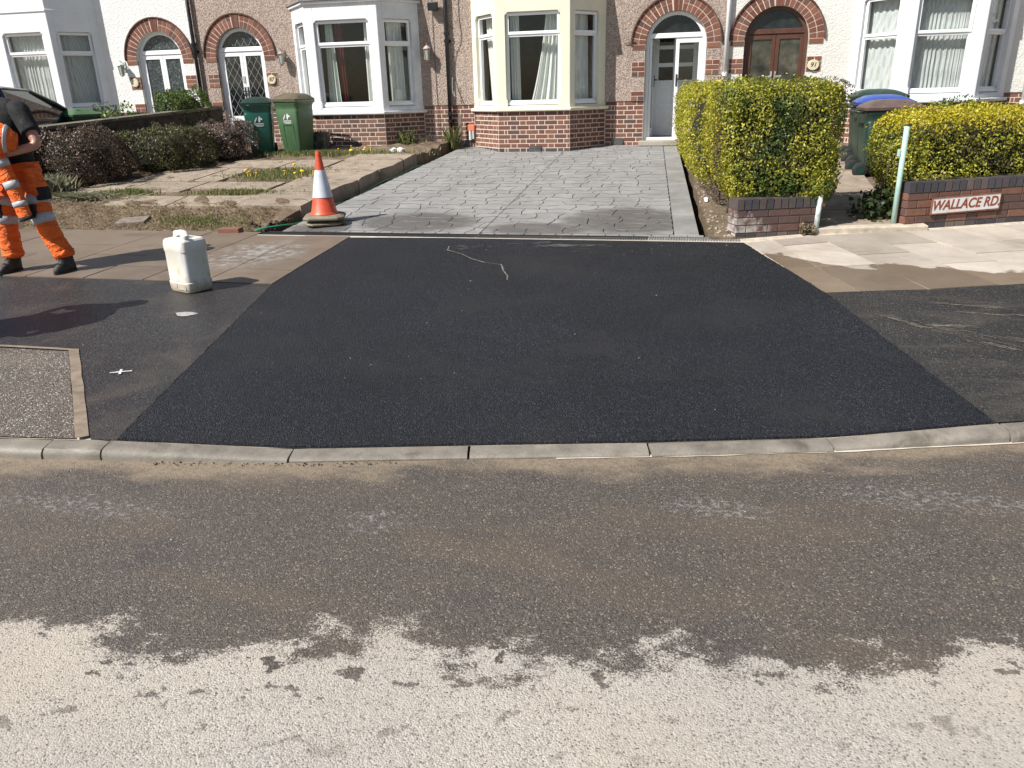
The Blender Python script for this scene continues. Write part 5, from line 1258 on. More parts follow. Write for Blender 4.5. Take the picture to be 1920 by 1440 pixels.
def wall_of_bricks(W, label, p0, ang, L, zb_, courses, mat, cop, ch=.078, th=.22, cat='wall', slope=0.):
    ca, sa = math.cos(ang), math.sin(ang); t = empty('brick_wall', (p0[0], p0[1], zb_), label, cat)
    e = Vector((ca, sa)); n = Vector((-sa, ca)); zt_ = zb_+courses*ch
    mb = MB(); f = lambda u, v, z: (p0[0]+ca*u-sa*v, p0[1]+sa*u+ca*v, z+slope*u)
    mb.box(.010, L, .010, th-.01, zb_-.2, zt_+.02, f); mb.build('mortar_core', mMORTD, t)
    S, Hd = .2286, .1143
    for r_ in range(courses):
        z = zb_+ch*(r_+.5); s = 0; i = r_ % 2
        blue = r_ == 0
        while s < L-.03:
            l = min((Hd if blue else (S if i % 2 == 0 else (Hd if r_ % 3 == 1 else S))), L-s)
            if r_ % 2 and s == 0: l = Hd
            c = s+l/2; P3 = f(c, 0, z)
            put_brick(t, mBLUE if blue else mat, l-.011, P3, ang, ch-.011)
            s += l; i += 1
        for q in range(2):                  # return end
            P3 = f(0, (q+.5)*th/2, z); put_brick(t, mBLUE if blue and q else mat, th/2-.011, P3, ang-math.pi/2, ch-.011)
    s = 0
    while s < L-.02:                        # coping: bricks on edge, laid across
        w = .078; c = s+w/2; mb = None
        k = ('cop', cop.name, w)
        if k not in _bm:
            m_ = MB(); cc = .006
            rr_ = [[(-w/2+.005+e_, y_, z_) for (y_, z_) in ((-.004, 0), (th+.004, 0), (th+.004, .105-.0), (-.004, .105))] for e_ in (0, w-.010)]
            m_.rings(rr_); _bm[k] = m_.mesh('coping_brick', cop)
        o = bpy.data.objects.new('coping_brick', _bm[k]); place(o, t, f(c, 0, zt_)); o.rotation_euler = (0, 0, ang); s += w
    return t, f
wr, fr_ = wall_of_bricks(None, 'red brick wall with dark coping carrying the street name plate', (WA.x, WA.y), AZ, 3.4, .235, 5, mWBRICKR, mBLUE, slope=.022)
wl, fl_ = wall_of_bricks(None, 'low white-splashed brick wall under the tall hedge', (.50, 8.165), R(20), .86, .20, 4, mWBRICKL, mBLUE)
sg = empty('street_sign', fr_(.64, -.02, .5), 'white enamel street name plate with rust-red letters on brick wall', 'sign')
mb = MB(); mb.box(.27, 1.01, -.018, -.008, .425, .575, lambda u, v, z: fr_(u, v, z+.018*(u-.64)-.012)); mb.build('plate', mSIGNW, sg)
mb = MB()
for (a, b2, c, d) in ((.262, 1.018, .575, .587), (.262, 1.018, .413, .425), (.262, .27, .425, .575), (1.01, 1.018, .425, .575)): mb.box(a, b2, -.022, -.008, c, d, lambda u, v, z: fr_(u, v, z+.018*(u-.64)-.012))
mb.build('rim', mSIGNF, sg)
text_on(sg, 'WALLACE RD.', .135, fr_(.64, -.0195, .488), mSIGNR, .001, .22, rot=(R(90), -R(2.2), AZ), sx=.86, bold=.02)
# gate posts
t = empty('gate_post', (2.10, 8.68, .26), 'tall leaning pale green steel gate post before the name-plate wall', 'post')
mb = MB(); mb.tube([(2.105, 8.70, .2), (2.10, 8.70, 1.28)], .027, 14); mb.build('tube', mPOSTG, t, smooth=True)
mb = MB(); mb.lathe([(.03, 0), (.03, .012), (.01, .014)], (2.10, 8.70, 1.275), 14); mb.build('cap', mRUST, t)
mb = MB(); mb.box(2.045, 2.075, 8.68, 8.72, .98, 1.05); mb.build('latch_keep', mPOSTG, t, bevel=.008)
t = empty('gate_post', (1.315, 8.46, .24), 'short flaking white-green gate post stub under the tall hedge', 'post')
mb = MB(); mb.tube([(1.31, 8.44, .2), (1.325, 8.44, .62)], .026, 12); mb.build('tube', plain('flaking_white_green_paint', (.5, .58, .54), .6, .35, 22, .3), t, smooth=True)
mb = MB(); mb.box(1.335, 1.375, 8.42, 8.44, .52, .55); mb.build('hinge', mRUST, t)
# ================================================================== BINS
def rrect(w, d, r, n=4):
    pts = []
    for cx, cy, a0 in ((w/2-r, d/2-r, 0), (-w/2+r, d/2-r, 90), (-w/2+r, -d/2+r, 180), (w/2-r, -d/2+r, 270)):
        for k in range(n+1): a = R(a0+90*k/n); pts.append((cx+r*math.cos(a), cy+r*math.sin(a)))
    return pts
def make_bin(loc, rz, label, grp, body, lid, w=.50, d=.56, h=.94, logo=True, panel=False, s=1.):
    t = empty('wheelie_bin', loc, label, 'bin', grp, rz=rz); WL[t.name] = Vector((0, 0, 0))
    def B(mb, name, mat, par=None, **k):
        o = mb.build(name, mat, None, **k); o.parent = par or t; o.location = (0, 0, 0); return o
    mb = MB(); RG = []
    for z, q, dy in ((.05, .74, .02), (.08, .77, .02), (.4, .86, .01), (.74, .955, 0), (.76, .93, 0), (.80, .94, 0), (.84, .965, 0), (.86, 1.0, 0), (.90, 1.0, 0)):
        RG.append([(x, y+dy, z*h/.9) for x, y in rrect(w*q, d*q, .06)])
    mb.rings(RG); smooth_by_angle(B(mb, 'body', body), 30)
    mb = MB(); zz = h
    mb.rings([[(x, y, zz+.005) for x, y in rrect(w*1.06, d*1.08, .05)], [(x, y, zz+.04) for x, y in rrect(w*1.08, d*1.10, .05)], [(x, y+.02, zz+.085) for x, y in rrect(w*.92, d*.9, .08)], [(x, y+.03, zz+.125) for x, y in rrect(w*.7, d*.62, .08)], [(x, y+.03, zz+.138) for x, y in rrect(w*.4, d*.3, .05)]])
    smooth_by_angle(B(mb, 'lid', lid), 35)
    mb = MB(); mb.tube([(-w*.36, d*.53, zz-.02), (-w*.36, d*.53+.09, zz-.01), (w*.36, d*.53+.09, zz-.01), (w*.36, d*.53, zz-.02)], .016, 8); B(mb, 'handle', body, smooth=True)
    for sx_ in (-1, 1):
        wh = MB(); ax = sx_*(w*.40)
        RG = []
        for r_, o_ in ((.03, -.028), (.085, -.028), (.10, -.018), (.10, .018), (.085, .028), (.03, .028)): RG.append([(ax+o_, d*.40+.06+r_*math.cos(2*math.pi*k/20), .10+r_*math.sin(2*math.pi*k/20)) for k in range(20)])
        wh.rings(RG); wo = smooth_by_angle(B(wh, 'wheel', mTYRE), 50)
        hb = MB(); RG = [[(ax+o_, d*.40+.06+r_*math.cos(2*math.pi*k/14), .10+r_*math.sin(2*math.pi*k/14)) for k in range(14)] for r_, o_ in ((.055, -.034), (.055, .034))]; hb.rings(RG); B(hb, 'hub', mBINRIM, wo)
    ax_ = MB(); ax_.tube([(-w*.4, d*.4+.06, .10), (w*.4, d*.4+.06, .10)], .014, 8); B(ax_, 'axle', mIRON)
    fy = lambda z: -(d/2)*np.interp(z, [.05*h/.9, .4*h/.9, .74*h/.9], [.74, .86, .955])+np.interp(z, [.05, .4, .74], [.02, .01, 0])-.002
    if panel:
        pn = MB(); pw = .11
        for a, b2, c, e in ((-pw, -pw+.02, .12, .50), (pw-.02, pw, .12, .50), (-pw, pw, .50, .52)): pn.box(a, b2, -.006, .004, c, e, lambda x, y, z: (x, y+fy(z), z))
        B(pn, 'front_rib', body)
    if logo:
        lg = MB(); z0 = .66*h/.94
        def pg(pts): lg.add([(x, fy(z0+z)-.003, z0+z) for x, z in pts], [tuple(range(len(pts)))])
        pg([(-.075, -.04), (-.06, 0), (-.03, .045), (-.012, .055), (-.03, .01), (-.055, -.03)]); pg([(.0, .0), (.01, .045), (.022, .075), (.04, .05), (.075, .025), (.07, .005), (.04, .012), (.03, -.03), (.012, -.035)])
        pg([(-.075, -.05), (.085, -.05), (.085, -.062), (-.075, -.062)]); pg([(-.07, -.075), (.09, -.075), (.09, -.085), (-.07, -.085)]); pg([(-.04, -.094), (.07, -.094), (.07, -.102), (-.04, -.102)])
        B(lg, 'emblem', mLOGO)
    t.scale = (s, s, s); return t
GB = 'wheelie bins in the front gardens'
make_bin((-7.62, 13.38, garden(-7.62, 13.38)-.04), R(24), 'teal wheelie bin with white emblem before the leaded doors', GB, mTEAL, mBINRIM, .50, .56, .86)
make_bin((-6.98, 13.50, garden(-6.98, 13.5)-.04), R(-6), 'mid-green wheelie bin with white emblem beside the white bay', GB, mBING, mLIDBR, .50, .58, .90, panel=True)
make_bin((2.60, 11.75, land(2.7, 11.75)), R(92), 'dark green wheelie bin with dull brown lid nearest the low hedge', GB, mBINDK, mLIDGR, .56, .7, .855, False)
make_bin((2.64, 12.42, land(2.7, 12.42)), R(88), 'dark green wheelie bin with blue lid behind the low hedge', GB, mBINDK, mLIDBL, .56, .7, .86, False)
make_bin((2.70, 13.12, land(2.7, 13.12)), R(90), 'dark green wheelie bin with green lid furthest behind the low hedge', GB, mBINDK, mBINDK, .56, .7, .88, False)
make_bin((-10.75, 12.6, land(-10.7, 12.6)+.06), R(70), 'green lidded wheelie bin behind the mossy garden wall by car', GB, mBINDK, mBING, .50, .62, .86, False)
# a weathered bucket-like planter between bin and bay
t = empty('stone_planter', (-6.78, 14.05, .7), 'stained grey planter standing between green bin and white bay', 'planter')
mb = MB(); mb.rings([[(-6.78+x, 14.02+y, z) for x, y in rrect(.30*s, .26*s, .04)] for z, s in ((.68, .85), (1.08, 1.0), (1.08, .88), (1.02, .86))]); mb.build('pot', plain('mossy_grey_stone', (.15, .14, .11), .95, .5, 8, .6), t)
mb = MB(); mb.box(-6.9, -6.66, 13.92, 14.12, 1.0, 1.03); mb.build('earth', mTRENCH, t)
# ================================================================== SMALL THINGS ON THE GROUND
cx, cy = -4.22, 8.62; cz = land(cx, cy)+.004
t = empty('traffic_cone', (cx, cy, cz), 'orange traffic cone with white reflective sleeve on stacked bases', 'traffic cone')
sl = math.atan(GS)
def sqbase(s, z0, z1, ch, az):
    pts = [(s, s-ch), (s-ch, s), (-s+ch, s), (-s, s-ch), (-s, -s+ch), (-s+ch, -s), (s-ch, -s), (s, -s+ch)]; out = []
    return [(cx+x*math.cos(az)-y*math.sin(az), cy+x*math.sin(az)+y*math.cos(az)) for x, y in pts]
az = R(20)
for nm, s, z0, z1, aa in (('lower_base', .225, .0, .045, R(26)), ('upper_base', .24, .062, .118, R(20))):
    mb = MB(); mb.rings([[(x, y, cz+z0) for x, y in sqbase(s*.95, 0, 0, .07, aa)], [(x, y, cz+z0+.012) for x, y in sqbase(s, 0, 0, .07, aa)], [(x, y, cz+z0+(z1-z0)*.6) for x, y in sqbase(s, 0, 0, .07, aa)], [(x, y, cz+z1) for x, y in sqbase(s*.8, 0, 0, .05, aa)]]); mb.build(nm, mCBASE, t, bevel=.008)
mb = MB(); mb.lathe([(.10, .04), (.10, .066)], (cx, cy, cz), 20); mb.build('base_spacer', mTYRE, t)
k0 = cz+.11
mb = MB(); mb.lathe([(.165, 0), (.17, .015), (.150, .04), (.092, .30), (.084, .335), (.045, .60), (.034, .665), (.034, .68), (.036, .69), (.032, .70), (.030, .725), (.018, .728), (.018, .60)], (cx, cy, k0), 32); smooth_by_angle(mb.build('cone_body', mCONE, t), 50)
mb = MB(); mb.lathe([(.118, .205), (.1195, .205), (.0605, .515), (.059, .515)], (cx, cy, k0), 32); smooth_by_angle(mb.build('reflective_sleeve', mCONEW, t), 50)
# white plastic drum (jerrycan)
jx, jy = -4.11, 5.73; jz = land(jx, jy)+.008
t = empty('jerrycan', (jx, jy, jz), 'grubby white plastic jerrycan standing on the damp paving', 'jerrycan', rz=R(-22)); WL[t.name] = Vector((0, 0, 0))
def J(mb, name, mat, sm=30, par=None):
    o = mb.build(name, mat, None); o.parent = par or t; o.location = (0, 0, 0)
    if sm: smooth_by_angle(o, sm)
    return o
mb = MB(); RG = []
for z, q in ((.0, .86), (.006, .93), (.03, .985), (.085, 1.0), (.092, .965), (.10, .965), (.34, .965), (.348, .995), (.40, .995), (.43, .96), (.444, .88), (.447, .5)): RG.append([(x, y, z) for x, y in rrect(.30*q, .25*q, .045, 5)])
mb.rings(RG); J(mb, 'can_body', mCAN)
mb = MB()
for a, b2 in ((-.10, -.03), (.03, .10)): mb.box(-.03, .03, a, b2, .435, .468)
mb = MB(); mb.tube([(-.10, .0, .44), (-.095, 0, .475), (-.03, 0, .487), (.03, 0, .485), (.055, 0, .44)], [.03, .027, .024, .024, .024], 10); J(mb, 'carrying_handle', mCAN, 60)
mb = MB(); mb.lathe([(.032, .44), (.032, .472), (.028, .478)], (.10, -.055, 0), 18); J(mb, 'screw_cap', mCAN, 40)
mb = MB(); RG = [[(x, y, z) for x, y in rrect(.30*q, .25*q, .045, 5)] for z, q in ((.0905, .968), (.0925, .968))]; mb.rings(RG, cap=False); mb.box(.0, .12, -.1222, -.1215, .03, .033); J(mb, 'moulding_seam', mCANR, 0)
mb = MB()
for x0_, w_ in ((-.02, .1),): 
    for (a, b2, c, d) in ((-.02, .11, .072, .076), (-.02, .11, .028, .032), (-.02, -.016, .032, .072), (.106, .11, .032, .072)): mb.box(a, b2, -.128, -.1245, c, d)
J(mb, 'moulded_panel', mCAN, 0)
# green hose in the trench
hp = [(-4.95, 8.2, .02), (-4.85, 8.26, .06), (-4.74, 8.32, .06), (-4.66, 8.45, .05), (-4.69, 8.8, -.02), (-4.67, 9.3, -.04), (-4.62, 9.55, .02), (-4.58, 9.8, .03), (-4.62, 10.2, -.03), (-4.6, 10.7, -.01), (-4.55, 11.1, .03), (-4.54, 11.6, .03), (-4.54, 12.0, -.02), (-4.50, 12.6, .03), (-4.46, 12.9, .02), (-4.44, 13.4, -.05)]
P = []
for i in range(len(hp)-1):
    for k in range(6): a = Vector(hp[i]).lerp(Vector(hp[i+1]), k/6); P.append(a)
Q = [sum((P[max(0, min(len(P)-1, i+j))] for j in (-3, -2, -1, 0, 1, 2, 3)), Vector())/7 for i in range(len(P))]
mb = MB(); mb.tube([(p.x, p.y, land(p.x, p.y)+p.z-.03) for p in Q], .014, 8); tag(mb.build('garden_hose', mHOSE, smooth=True), 'green hose lying in the trench along left edge of the drive', 'hose')
# loose brick and rubble at the corner of the bed
o = MB(); o.box(-5.28, -5.03, 8.02, 8.13, 0, .065, lambda x, y, z: (x, y+(x+5.15)*.12, land(x, y)+.002+z)); tag(o.build('loose_brick', mBRICK, bevel=.006), 'single red brick lying at the left end of drainage channel', 'brick')
o = MB(); o.box(-6.95, -6.6, 8.45, 8.6, 0, .05, lambda x, y, z: (x, y+(x+6.7)*.3, soilz(x, y)+z)); tag(o.build('loose_brick', mMORTD, bevel=.006), 'half-buried grey brick on the bare soil', 'brick')
mb = MB()
def chunk(mb, x, y, z, r, seed=None):
    bm = [(x+r*random.uniform(.5, 1)*math.cos(a)*math.cos(e), y+r*random.uniform(.5, 1)*math.sin(a)*math.cos(e), z+r*.7*math.sin(e)+r*.3) for e in (-.6, .5) for a in (0, 1.3, 2.5, 3.8, 5.0)]
    top = (x, y, z+r*.95); n = len(mb.v); mb.v += bm+[top, (x, y, z-r*.3)]
    for k in range(5):
        k2 = (k+1) % 5
        for f in ((k, k2, 5+k2, 5+k), (5+k, 5+k2, 10), (k2, k, 11)): mb.f.append(tuple(n+i for i in f)); mb.m.append(0)
for k in range(70):
    y = random.uniform(8.2, 14.2); x = xl(y)-.07+random.uniform(-.05, .04); chunk(mb, x, y, land(x, y)-.07, random.uniform(.015, .045))
for k in range(36): x = random.uniform(-5.1, -4.7); y = random.uniform(8.15, 8.75); chunk(mb, x, y, land(x, y)+random.uniform(0, .04), random.uniform(.012, .04))
tag(mb.build('trench_rubble', mTRENCH), 'crumbled earth and rubble along the left edge of drive', 'rubble', kind='stuff')
mb = MB()
for k in range(110): y = 8.2+abs(random.gauss(0, 1.4)); x = xr(y)+.09+abs(random.gauss(0, .12)); chunk(mb, x, min(y, 13), land(x, min(y, 13))+.005, random.uniform(.008, .03))
tag(mb.build('bed_rubble', mSTONE), 'stones and mortar lumps on the soil below the tall hedge', 'rubble', kind='stuff')
mb = MB(); chunk(mb, .24, 9.95, land(.24, 9.95)+.02, .05); tag(mb.build('crumpled_wrapper', mPLASTW), 'crumpled white wrapper on soil at right edge of the drive', 'litter')
mb = MB()
for k in range(7): chunk(mb, -5.05+random.uniform(-.16, .16), 13.35+random.uniform(-.05, .05), garden(-5, 13.35), random.uniform(.05, .08))
tag(mb.build('plastic_bag', mPLASTW), 'crumpled white plastic bag on the grass below the white bay', 'bag')
mb = MB()
for k in range(40):
    a = Vector((random.gauss(-4.78, .12), random.gauss(14.45, .10), garden(-4.8, 14.4)+random.uniform(0, .10))); mb.tube([a, a+Vector((random.uniform(-.14, .14), random.uniform(-.1, .1), random.uniform(-.03, .1)))], .004, 5)
tag(mb.build('twig_heap', mTWIG), 'heap of dry twigs and cable at foot of central drainpipe', 'twigs', kind='stuff')
# ================================================================== PEOPLE
def cr(pts, k=5):
    """smooth a polyline of (x, y, z, rx, ry)"""
    P = [np.array(p, float) for p in pts]; out = []
    for i in range(len(P)-1):
        p0, p1, p2, p3 = P[max(i-1, 0)], P[i], P[i+1], P[min(i+2, len(P)-1)]
        for j in range(k):
            t = j/k; out.append(.5*((2*p1)+(-p0+p2)*t+(2*p0-5*p1+4*p2-p3)*t*t+(-p0+3*p1-3*p2+p3)*t**3))
    out.append(P[-1]); return out
def limb(mb, pts, n=16, k=5, wr=0., cap=True):
    Q = cr(pts, k); rings_ = []
    for i, q in enumerate(Q):
        d = Vector(Q[min(i+1, len(Q)-1)][:3])-Vector(Q[max(i-1, 0)][:3]); d.normalize()
        ref = Vector((0, 1, 0)) if abs(d.y) < .9 else Vector((0, 0, 1))
        a = d.cross(ref).normalized(); b2 = a.cross(d); c = Vector(q[:3]); ring = []
        for j in range(n):
            th = 2*math.pi*j/n; s = 1+wr*math.sin(3*th+i*1.9)+wr*.8*math.sin(i*2.6+th)
            ring.append(c+a*math.cos(th)*q[3]*s+b2*math.sin(th)*q[4]*s)
        rings_.append(ring)
    mb.rings(rings_, cap); return Q
def band(name, pts, i0, i1, parent, mat, grow=1.045, n=18, k=5, wr=.0):
    Q = cr(pts, k)[i0:i1+1]; mb = MB(); limb(mb, [tuple(q[:3])+(q[3]*grow, q[4]*grow) for q in Q], n, 1, wr); return mb.build(name, mat, parent, smooth=True)
def make_worker():
    G0 = land(-5.74, 6.15)+.005
    W = empty('person', (-6.1, 6.15, G0), 'worker in orange hi-vis trousers and black t-shirt, arms folded over a jacket', 'person')
    g = G0
    # body: one continuous skinned surface
    J = dict(pel=(-6.13, 6.27, g+.97), hipR=(-6.02, 6.26, g+.90), kneeR=(-5.88, 6.19, g+.50), ankR=(-5.755, 6.20, g+.10), toeR=(-5.76, 6.12, g+.05), hipL=(-6.24, 6.26, g+.90), kneeL=(-6.28, 6.16, g+.50), ankL=(-6.29, 6.14, g+.10), toeL=(-6.295, 6.07, g+.05),
             spn=(-6.13, 6.27, g+1.18), chest=(-6.15, 6.25, g+1.36), neck=(-6.22, 6.23, g+1.52), head=(-6.26, 6.2, g+1.64), crown=(-6.27, 6.2, g+1.74),
             shR=(-5.94, 6.25, g+1.46), elR=(-5.745, 6.17, g+1.17), wrR=(-5.97, 6.02, g+1.10), palmR=(-6.06, 6.0, g+1.11), shL=(-6.32, 6.25, g+1.46), elL=(-6.50, 6.17, g+1.18), wrL=(-6.26, 6.02, g+1.14), palmL=(-6.17, 6.0, g+1.14))
    rad = dict(pel=.15, hipR=.10, kneeR=.065, ankR=.034, toeR=.02, hipL=.10, kneeL=.065, ankL=.034, toeL=.02, spn=.14, chest=.155, neck=.06, head=.092, crown=.07, shR=.07, elR=.047, wrR=.032, palmR=.034, shL=.07, elL=.047, wrL=.032, palmL=.034)
    E = [('pel', 'hipR'), ('hipR', 'kneeR'), ('kneeR', 'ankR'), ('ankR', 'toeR'), ('pel', 'hipL'), ('hipL', 'kneeL'), ('kneeL', 'ankL'), ('ankL', 'toeL'), ('pel', 'spn'), ('spn', 'chest'), ('chest', 'neck'), ('neck', 'head'), ('head', 'crown'), ('chest', 'shR'), ('shR', 'elR'), ('elR', 'wrR'), ('wrR', 'palmR'), ('chest', 'shL'), ('shL', 'elL'), ('elL', 'wrL'), ('wrL', 'palmL')]
    for s, d in (('R', -1), ('L', 1)):
        px, py, pz_ = J['palm'+s]
        for f in range(4):
            a, b2 = 'f%s%d' % (s, f), 'g%s%d' % (s, f)
            J[a] = (px+d*.045, py-.01-.006*f, pz_+.027-.018*f); J[b2] = (px+d*(.075-.006*abs(f-1)), py+.008, pz_+.022-.018*f); rad[a] = .0088; rad[b2] = .0078; E += [('palm'+s, a), (a, b2)]
        J['t'+s] = (px+d*.01, py-.015, pz_+.05); J['u'+s] = (px+d*.04, py-.02, pz_+.065); rad['t'+s] = .011; rad['u'+s] = .009; E += [('palm'+s, 't'+s), ('t'+s, 'u'+s)]
    names = list(J); me = bpy.data.meshes.new('body'); me.from_pydata([J[n] for n in names], [(names.index(a), names.index(b2)) for a, b2 in E], [])
    me.materials.append(mSKIN); bo = bpy.data.objects.new('body', me); place(bo, W)
    sk = bo.modifiers.new('skin', 'SKIN')
    for i, n in enumerate(names):
        sv = me.skin_vertices[0].data[i]; sv.radius = (rad[n], rad[n]); sv.use_root = n == 'pel'
    su = bo.modifiers.new('sub', 'SUBSURF'); su.levels = 2; su.render_levels = 2
    hc = (-6.268, 6.195, g+1.68)
    mb = MB(); mb.rings([[(hc[0]+.098*s*math.cos(2*math.pi*k/18), hc[1]+.112*s*math.sin(2*math.pi*k/18)+.015, hc[2]+z) for k in range(18)] for z, s in ((.02, 1.0), (.06, 1.0), (.095, .8), (.115, .4))]); mb.build('hair', mHAIR, W, smooth=True)
    mb = MB(); mb.rings([[(hc[0]+.02*s*math.cos(2*math.pi*k/8), hc[1]-.095-.018*s+.004*math.sin(2*math.pi*k/8), hc[2]-.05+z) for k in range(8)] for z, s in ((.06, .4), (.02, .8), (-.01, 1.), (-.02, .3))]); mb.build('nose', mSKIN, W, smooth=True)
    # t-shirt
    ts = MB(); limb(ts, [(-6.13, 6.27, g+.93, .175, .125), (-6.13, 6.27, g+1.05, .18, .13), (-6.13, 6.26, g+1.25, .20, .145), (-6.13, 6.25, g+1.40, .205, .14), (-6.18, 6.24, g+1.48, .15, .10), (-6.22, 6.23, g+1.52, .075, .07)], 22, 5, .008)
    for s, (sh, el) in ((1, ('shR', 'elR')), (-1, ('shL', 'elL'))):
        a, b2 = np.array(J[sh]), np.array(J[el]); m = a+(b2-a)*.66
        limb(ts, [(*(a+np.array([-.05*s, 0, .015])), .075, .09), (*a, .088, .095), (*(a+(b2-a)*.35), .082, .085), (*m, .080, .083)], 18, 4, .01)
    ts.build('t_shirt', mBLACKC, W, smooth=True)
    # trousers
    tr = MB()
    LR = [(-6.045, 6.27, g+1.0, .125, .135), (-6.02, 6.26, g+.86, .122, .13), (-5.96, 6.225, g+.70, .11, .115), (-5.885, 6.185, g+.50, .095, .10), (-5.83, 6.19, g+.33, .090, .092), (-5.785, 6.20, g+.22, .092, .09), (-5.765, 6.205, g+.175, .098, .095), (-5.755, 6.205, g+.15, .085, .085), (-5.752, 6.205, g+.14, .07, .07)]
    LL = [(-6.215, 6.27, g+1.0, .125, .135), (-6.24, 6.26, g+.86, .122, .13), (-6.265, 6.21, g+.70, .11, .115), (-6.28, 6.155, g+.50, .095, .10), (-6.285, 6.15, g+.33, .090, .092), (-6.29, 6.15, g+.22, .092, .09), (-6.29, 6.15, g+.175, .098, .095), (-6.29, 6.15, g+.15, .085, .085), (-6.29, 6.15, g+.14, .07, .07)]
    limb(tr, LR, 20, 5, .035); limb(tr, LL, 20, 5, .035)
    limb(tr, [(-6.13, 6.27, g+.83, .15, .115), (-6.13, 6.27, g+.95, .178, .132), (-6.13, 6.27, g+1.02, .172, .126)], 22, 4, .006)
    tr.build('trousers', mORANGE, W, smooth=True)
    for pts in (LR, LL):
        band('reflective_band', pts, 14, 16, W, mREFL, 1.05); band('reflective_band', pts, 10, 12, W, mREFL, 1.05)
        a = cr(pts, 5)[13]; kp = MB(); x, y, z = a[:3]
        kp.rings([[(x-.05+.10*u, y-a[4]*1.0-.012*v, zz) for u, v in ((0, 0), (.15, 1), (.85, 1), (1, 0), (1, -2.5), (0, -2.5))] for zz in (z-.05, z-.045, z+.06, z+.07)]); kp.build('knee_pocket', mBLACKC, W, bevel=.006)
    hp_ = MB(); hp_.rings([[(-5.925+dx, 6.18+dy, g+zz) for dx, dy in ((-.02, -.05), (.055*s, -.05), (.07*s, .03), (.06*s, .1), (-.02, .1))] for zz, s in ((.97, .7), (.90, 1.0), (.80, 1.5), (.74, 1.75), (.72, 1.5))]); hp_.build('holster_pocket', mORANGE, W, smooth=False, bevel=.012)
    hp_ = MB(); hp_.rings([[(-5.855+dx, 6.18+dy, g+zz) for dx, dy in ((-.01, -.045), (.03*s, -.045), (.04*s, .03), (.03*s, .09), (-.01, .09))] for zz, s in ((.80, .9), (.76, 1.3), (.69, 1.5), (.68, .9))]); hp_.build('pocket_lining', mBLACKC, W, bevel=.008)
    # boots
    for s, (x, y) in (('R', (-5.755, 6.205)), ('L', (-6.29, 6.15))):
        bt = MB(); tx = .012 if s == 'R' else -.02
        bt.rings([[(x+tx*q+w*math.cos(2*math.pi*k/18), y+oy+l*math.sin(2*math.pi*k/18), g+z) for k in range(18)] for z, w, l, oy, q in ((.02, .052, .135, -.055, 1), (.045, .054, .137, -.055, 1), (.075, .050, .125, -.045, .8), (.10, .047, .095, -.02, .5), (.14, .050, .07, .0, .2), (.19, .056, .066, .005, 0), (.225, .058, .066, .005, 0))])
        b_ = bt.build('boot', mBOOT, W, smooth=True)
        so = MB(); so.rings([[(x+tx+w*math.cos(2*math.pi*k/18), y-.055+l*math.sin(2*math.pi*k/18), g+z) for k in range(18)] for z, w, l in ((0, .052, .136), (.02, .056, .142), (.026, .055, .14))]); so.build('sole', mSOLE, b_)
        lc = MB()
        for q in range(4): zz = .10+.03*q; yy_ = y-.115+.028*q; lc.tube([(x-.035, yy_, g+zz), (x, yy_-.012, g+zz+.008), (x+.035, yy_, g+zz)], .004, 6)
        lc.build('laces', mSOLE, b_)
    # jacket folded over the forearms, one sleeve hanging down
    jk = MB(); SL = [(-6.06, 6.0, g+1.16, .10, .06), (-6.02, 5.985, g+1.05, .085, .055), (-5.985, 6.0, g+.90, .072, .05), (-5.95, 6.01, g+.74, .07, .048), (-5.925, 6.01, g+.62, .068, .046), (-5.90, 6.01, g+.52, .066, .045)]
    limb(jk, SL, 18, 5, .02)
    limb(jk, [(-6.28, 6.0, g+1.30, .05, .05), (-6.16, 5.965, g+1.27, .14, .09), (-6.03, 5.955, g+1.25, .155, .095), (-5.91, 5.975, g+1.235, .13, .085), (-5.82, 6.02, g+1.21, .07, .055)], 18, 5, .03)
    limb(jk, [(-6.2, 6.02, g+1.2, .12, .05), (-6.21, 6.0, g+1.0, .12, .05), (-6.22, 6.0, g+.8, .10, .045), (-6.22, 6.0, g+.7, .09, .04)], 18, 5, .03)
    jo = jk.build('carried_jacket', mORANGE, W, smooth=True)
    for i in (5, 11, 17): band('reflective_band', SL, i, i+2, jo, mREFL, 1.06)
    band('black_cuff', SL, 23, 25, jo, mBLACKC, 1.08)
    mb = MB(); limb(mb, [(-6.05, 5.956, g+1.253, .159, .099), (-6.02, 5.956, g+1.249, .16, .1), (-5.985, 5.962, g+1.244, .154, .097)], 18, 3); mb.build('reflective_band', mREFL, jo, smooth=True)
    mb = MB(); limb(mb, [(-5.895, 5.98, g+1.233, .128, .086), (-5.87, 5.993, g+1.226, .112, .078)], 18, 3); mb.build('reflective_band', mREFL, jo, smooth=True)
    return W
worker = make_worker()
def copy_tree(o, parent=None):
    c = o.copy(); COL.objects.link(c); c.parent = parent
    for ch in list(o.children): copy_tree(ch, c)
    return c
w2 = copy_tree(worker); w2.location = (-5.55, 3.98, land(-5.55, 3.98)+.004); w2.rotation_euler = (0, 0, R(-70))
tag(w2, 'second worker beyond the left edge whose shadow falls across dark asphalt', 'person')
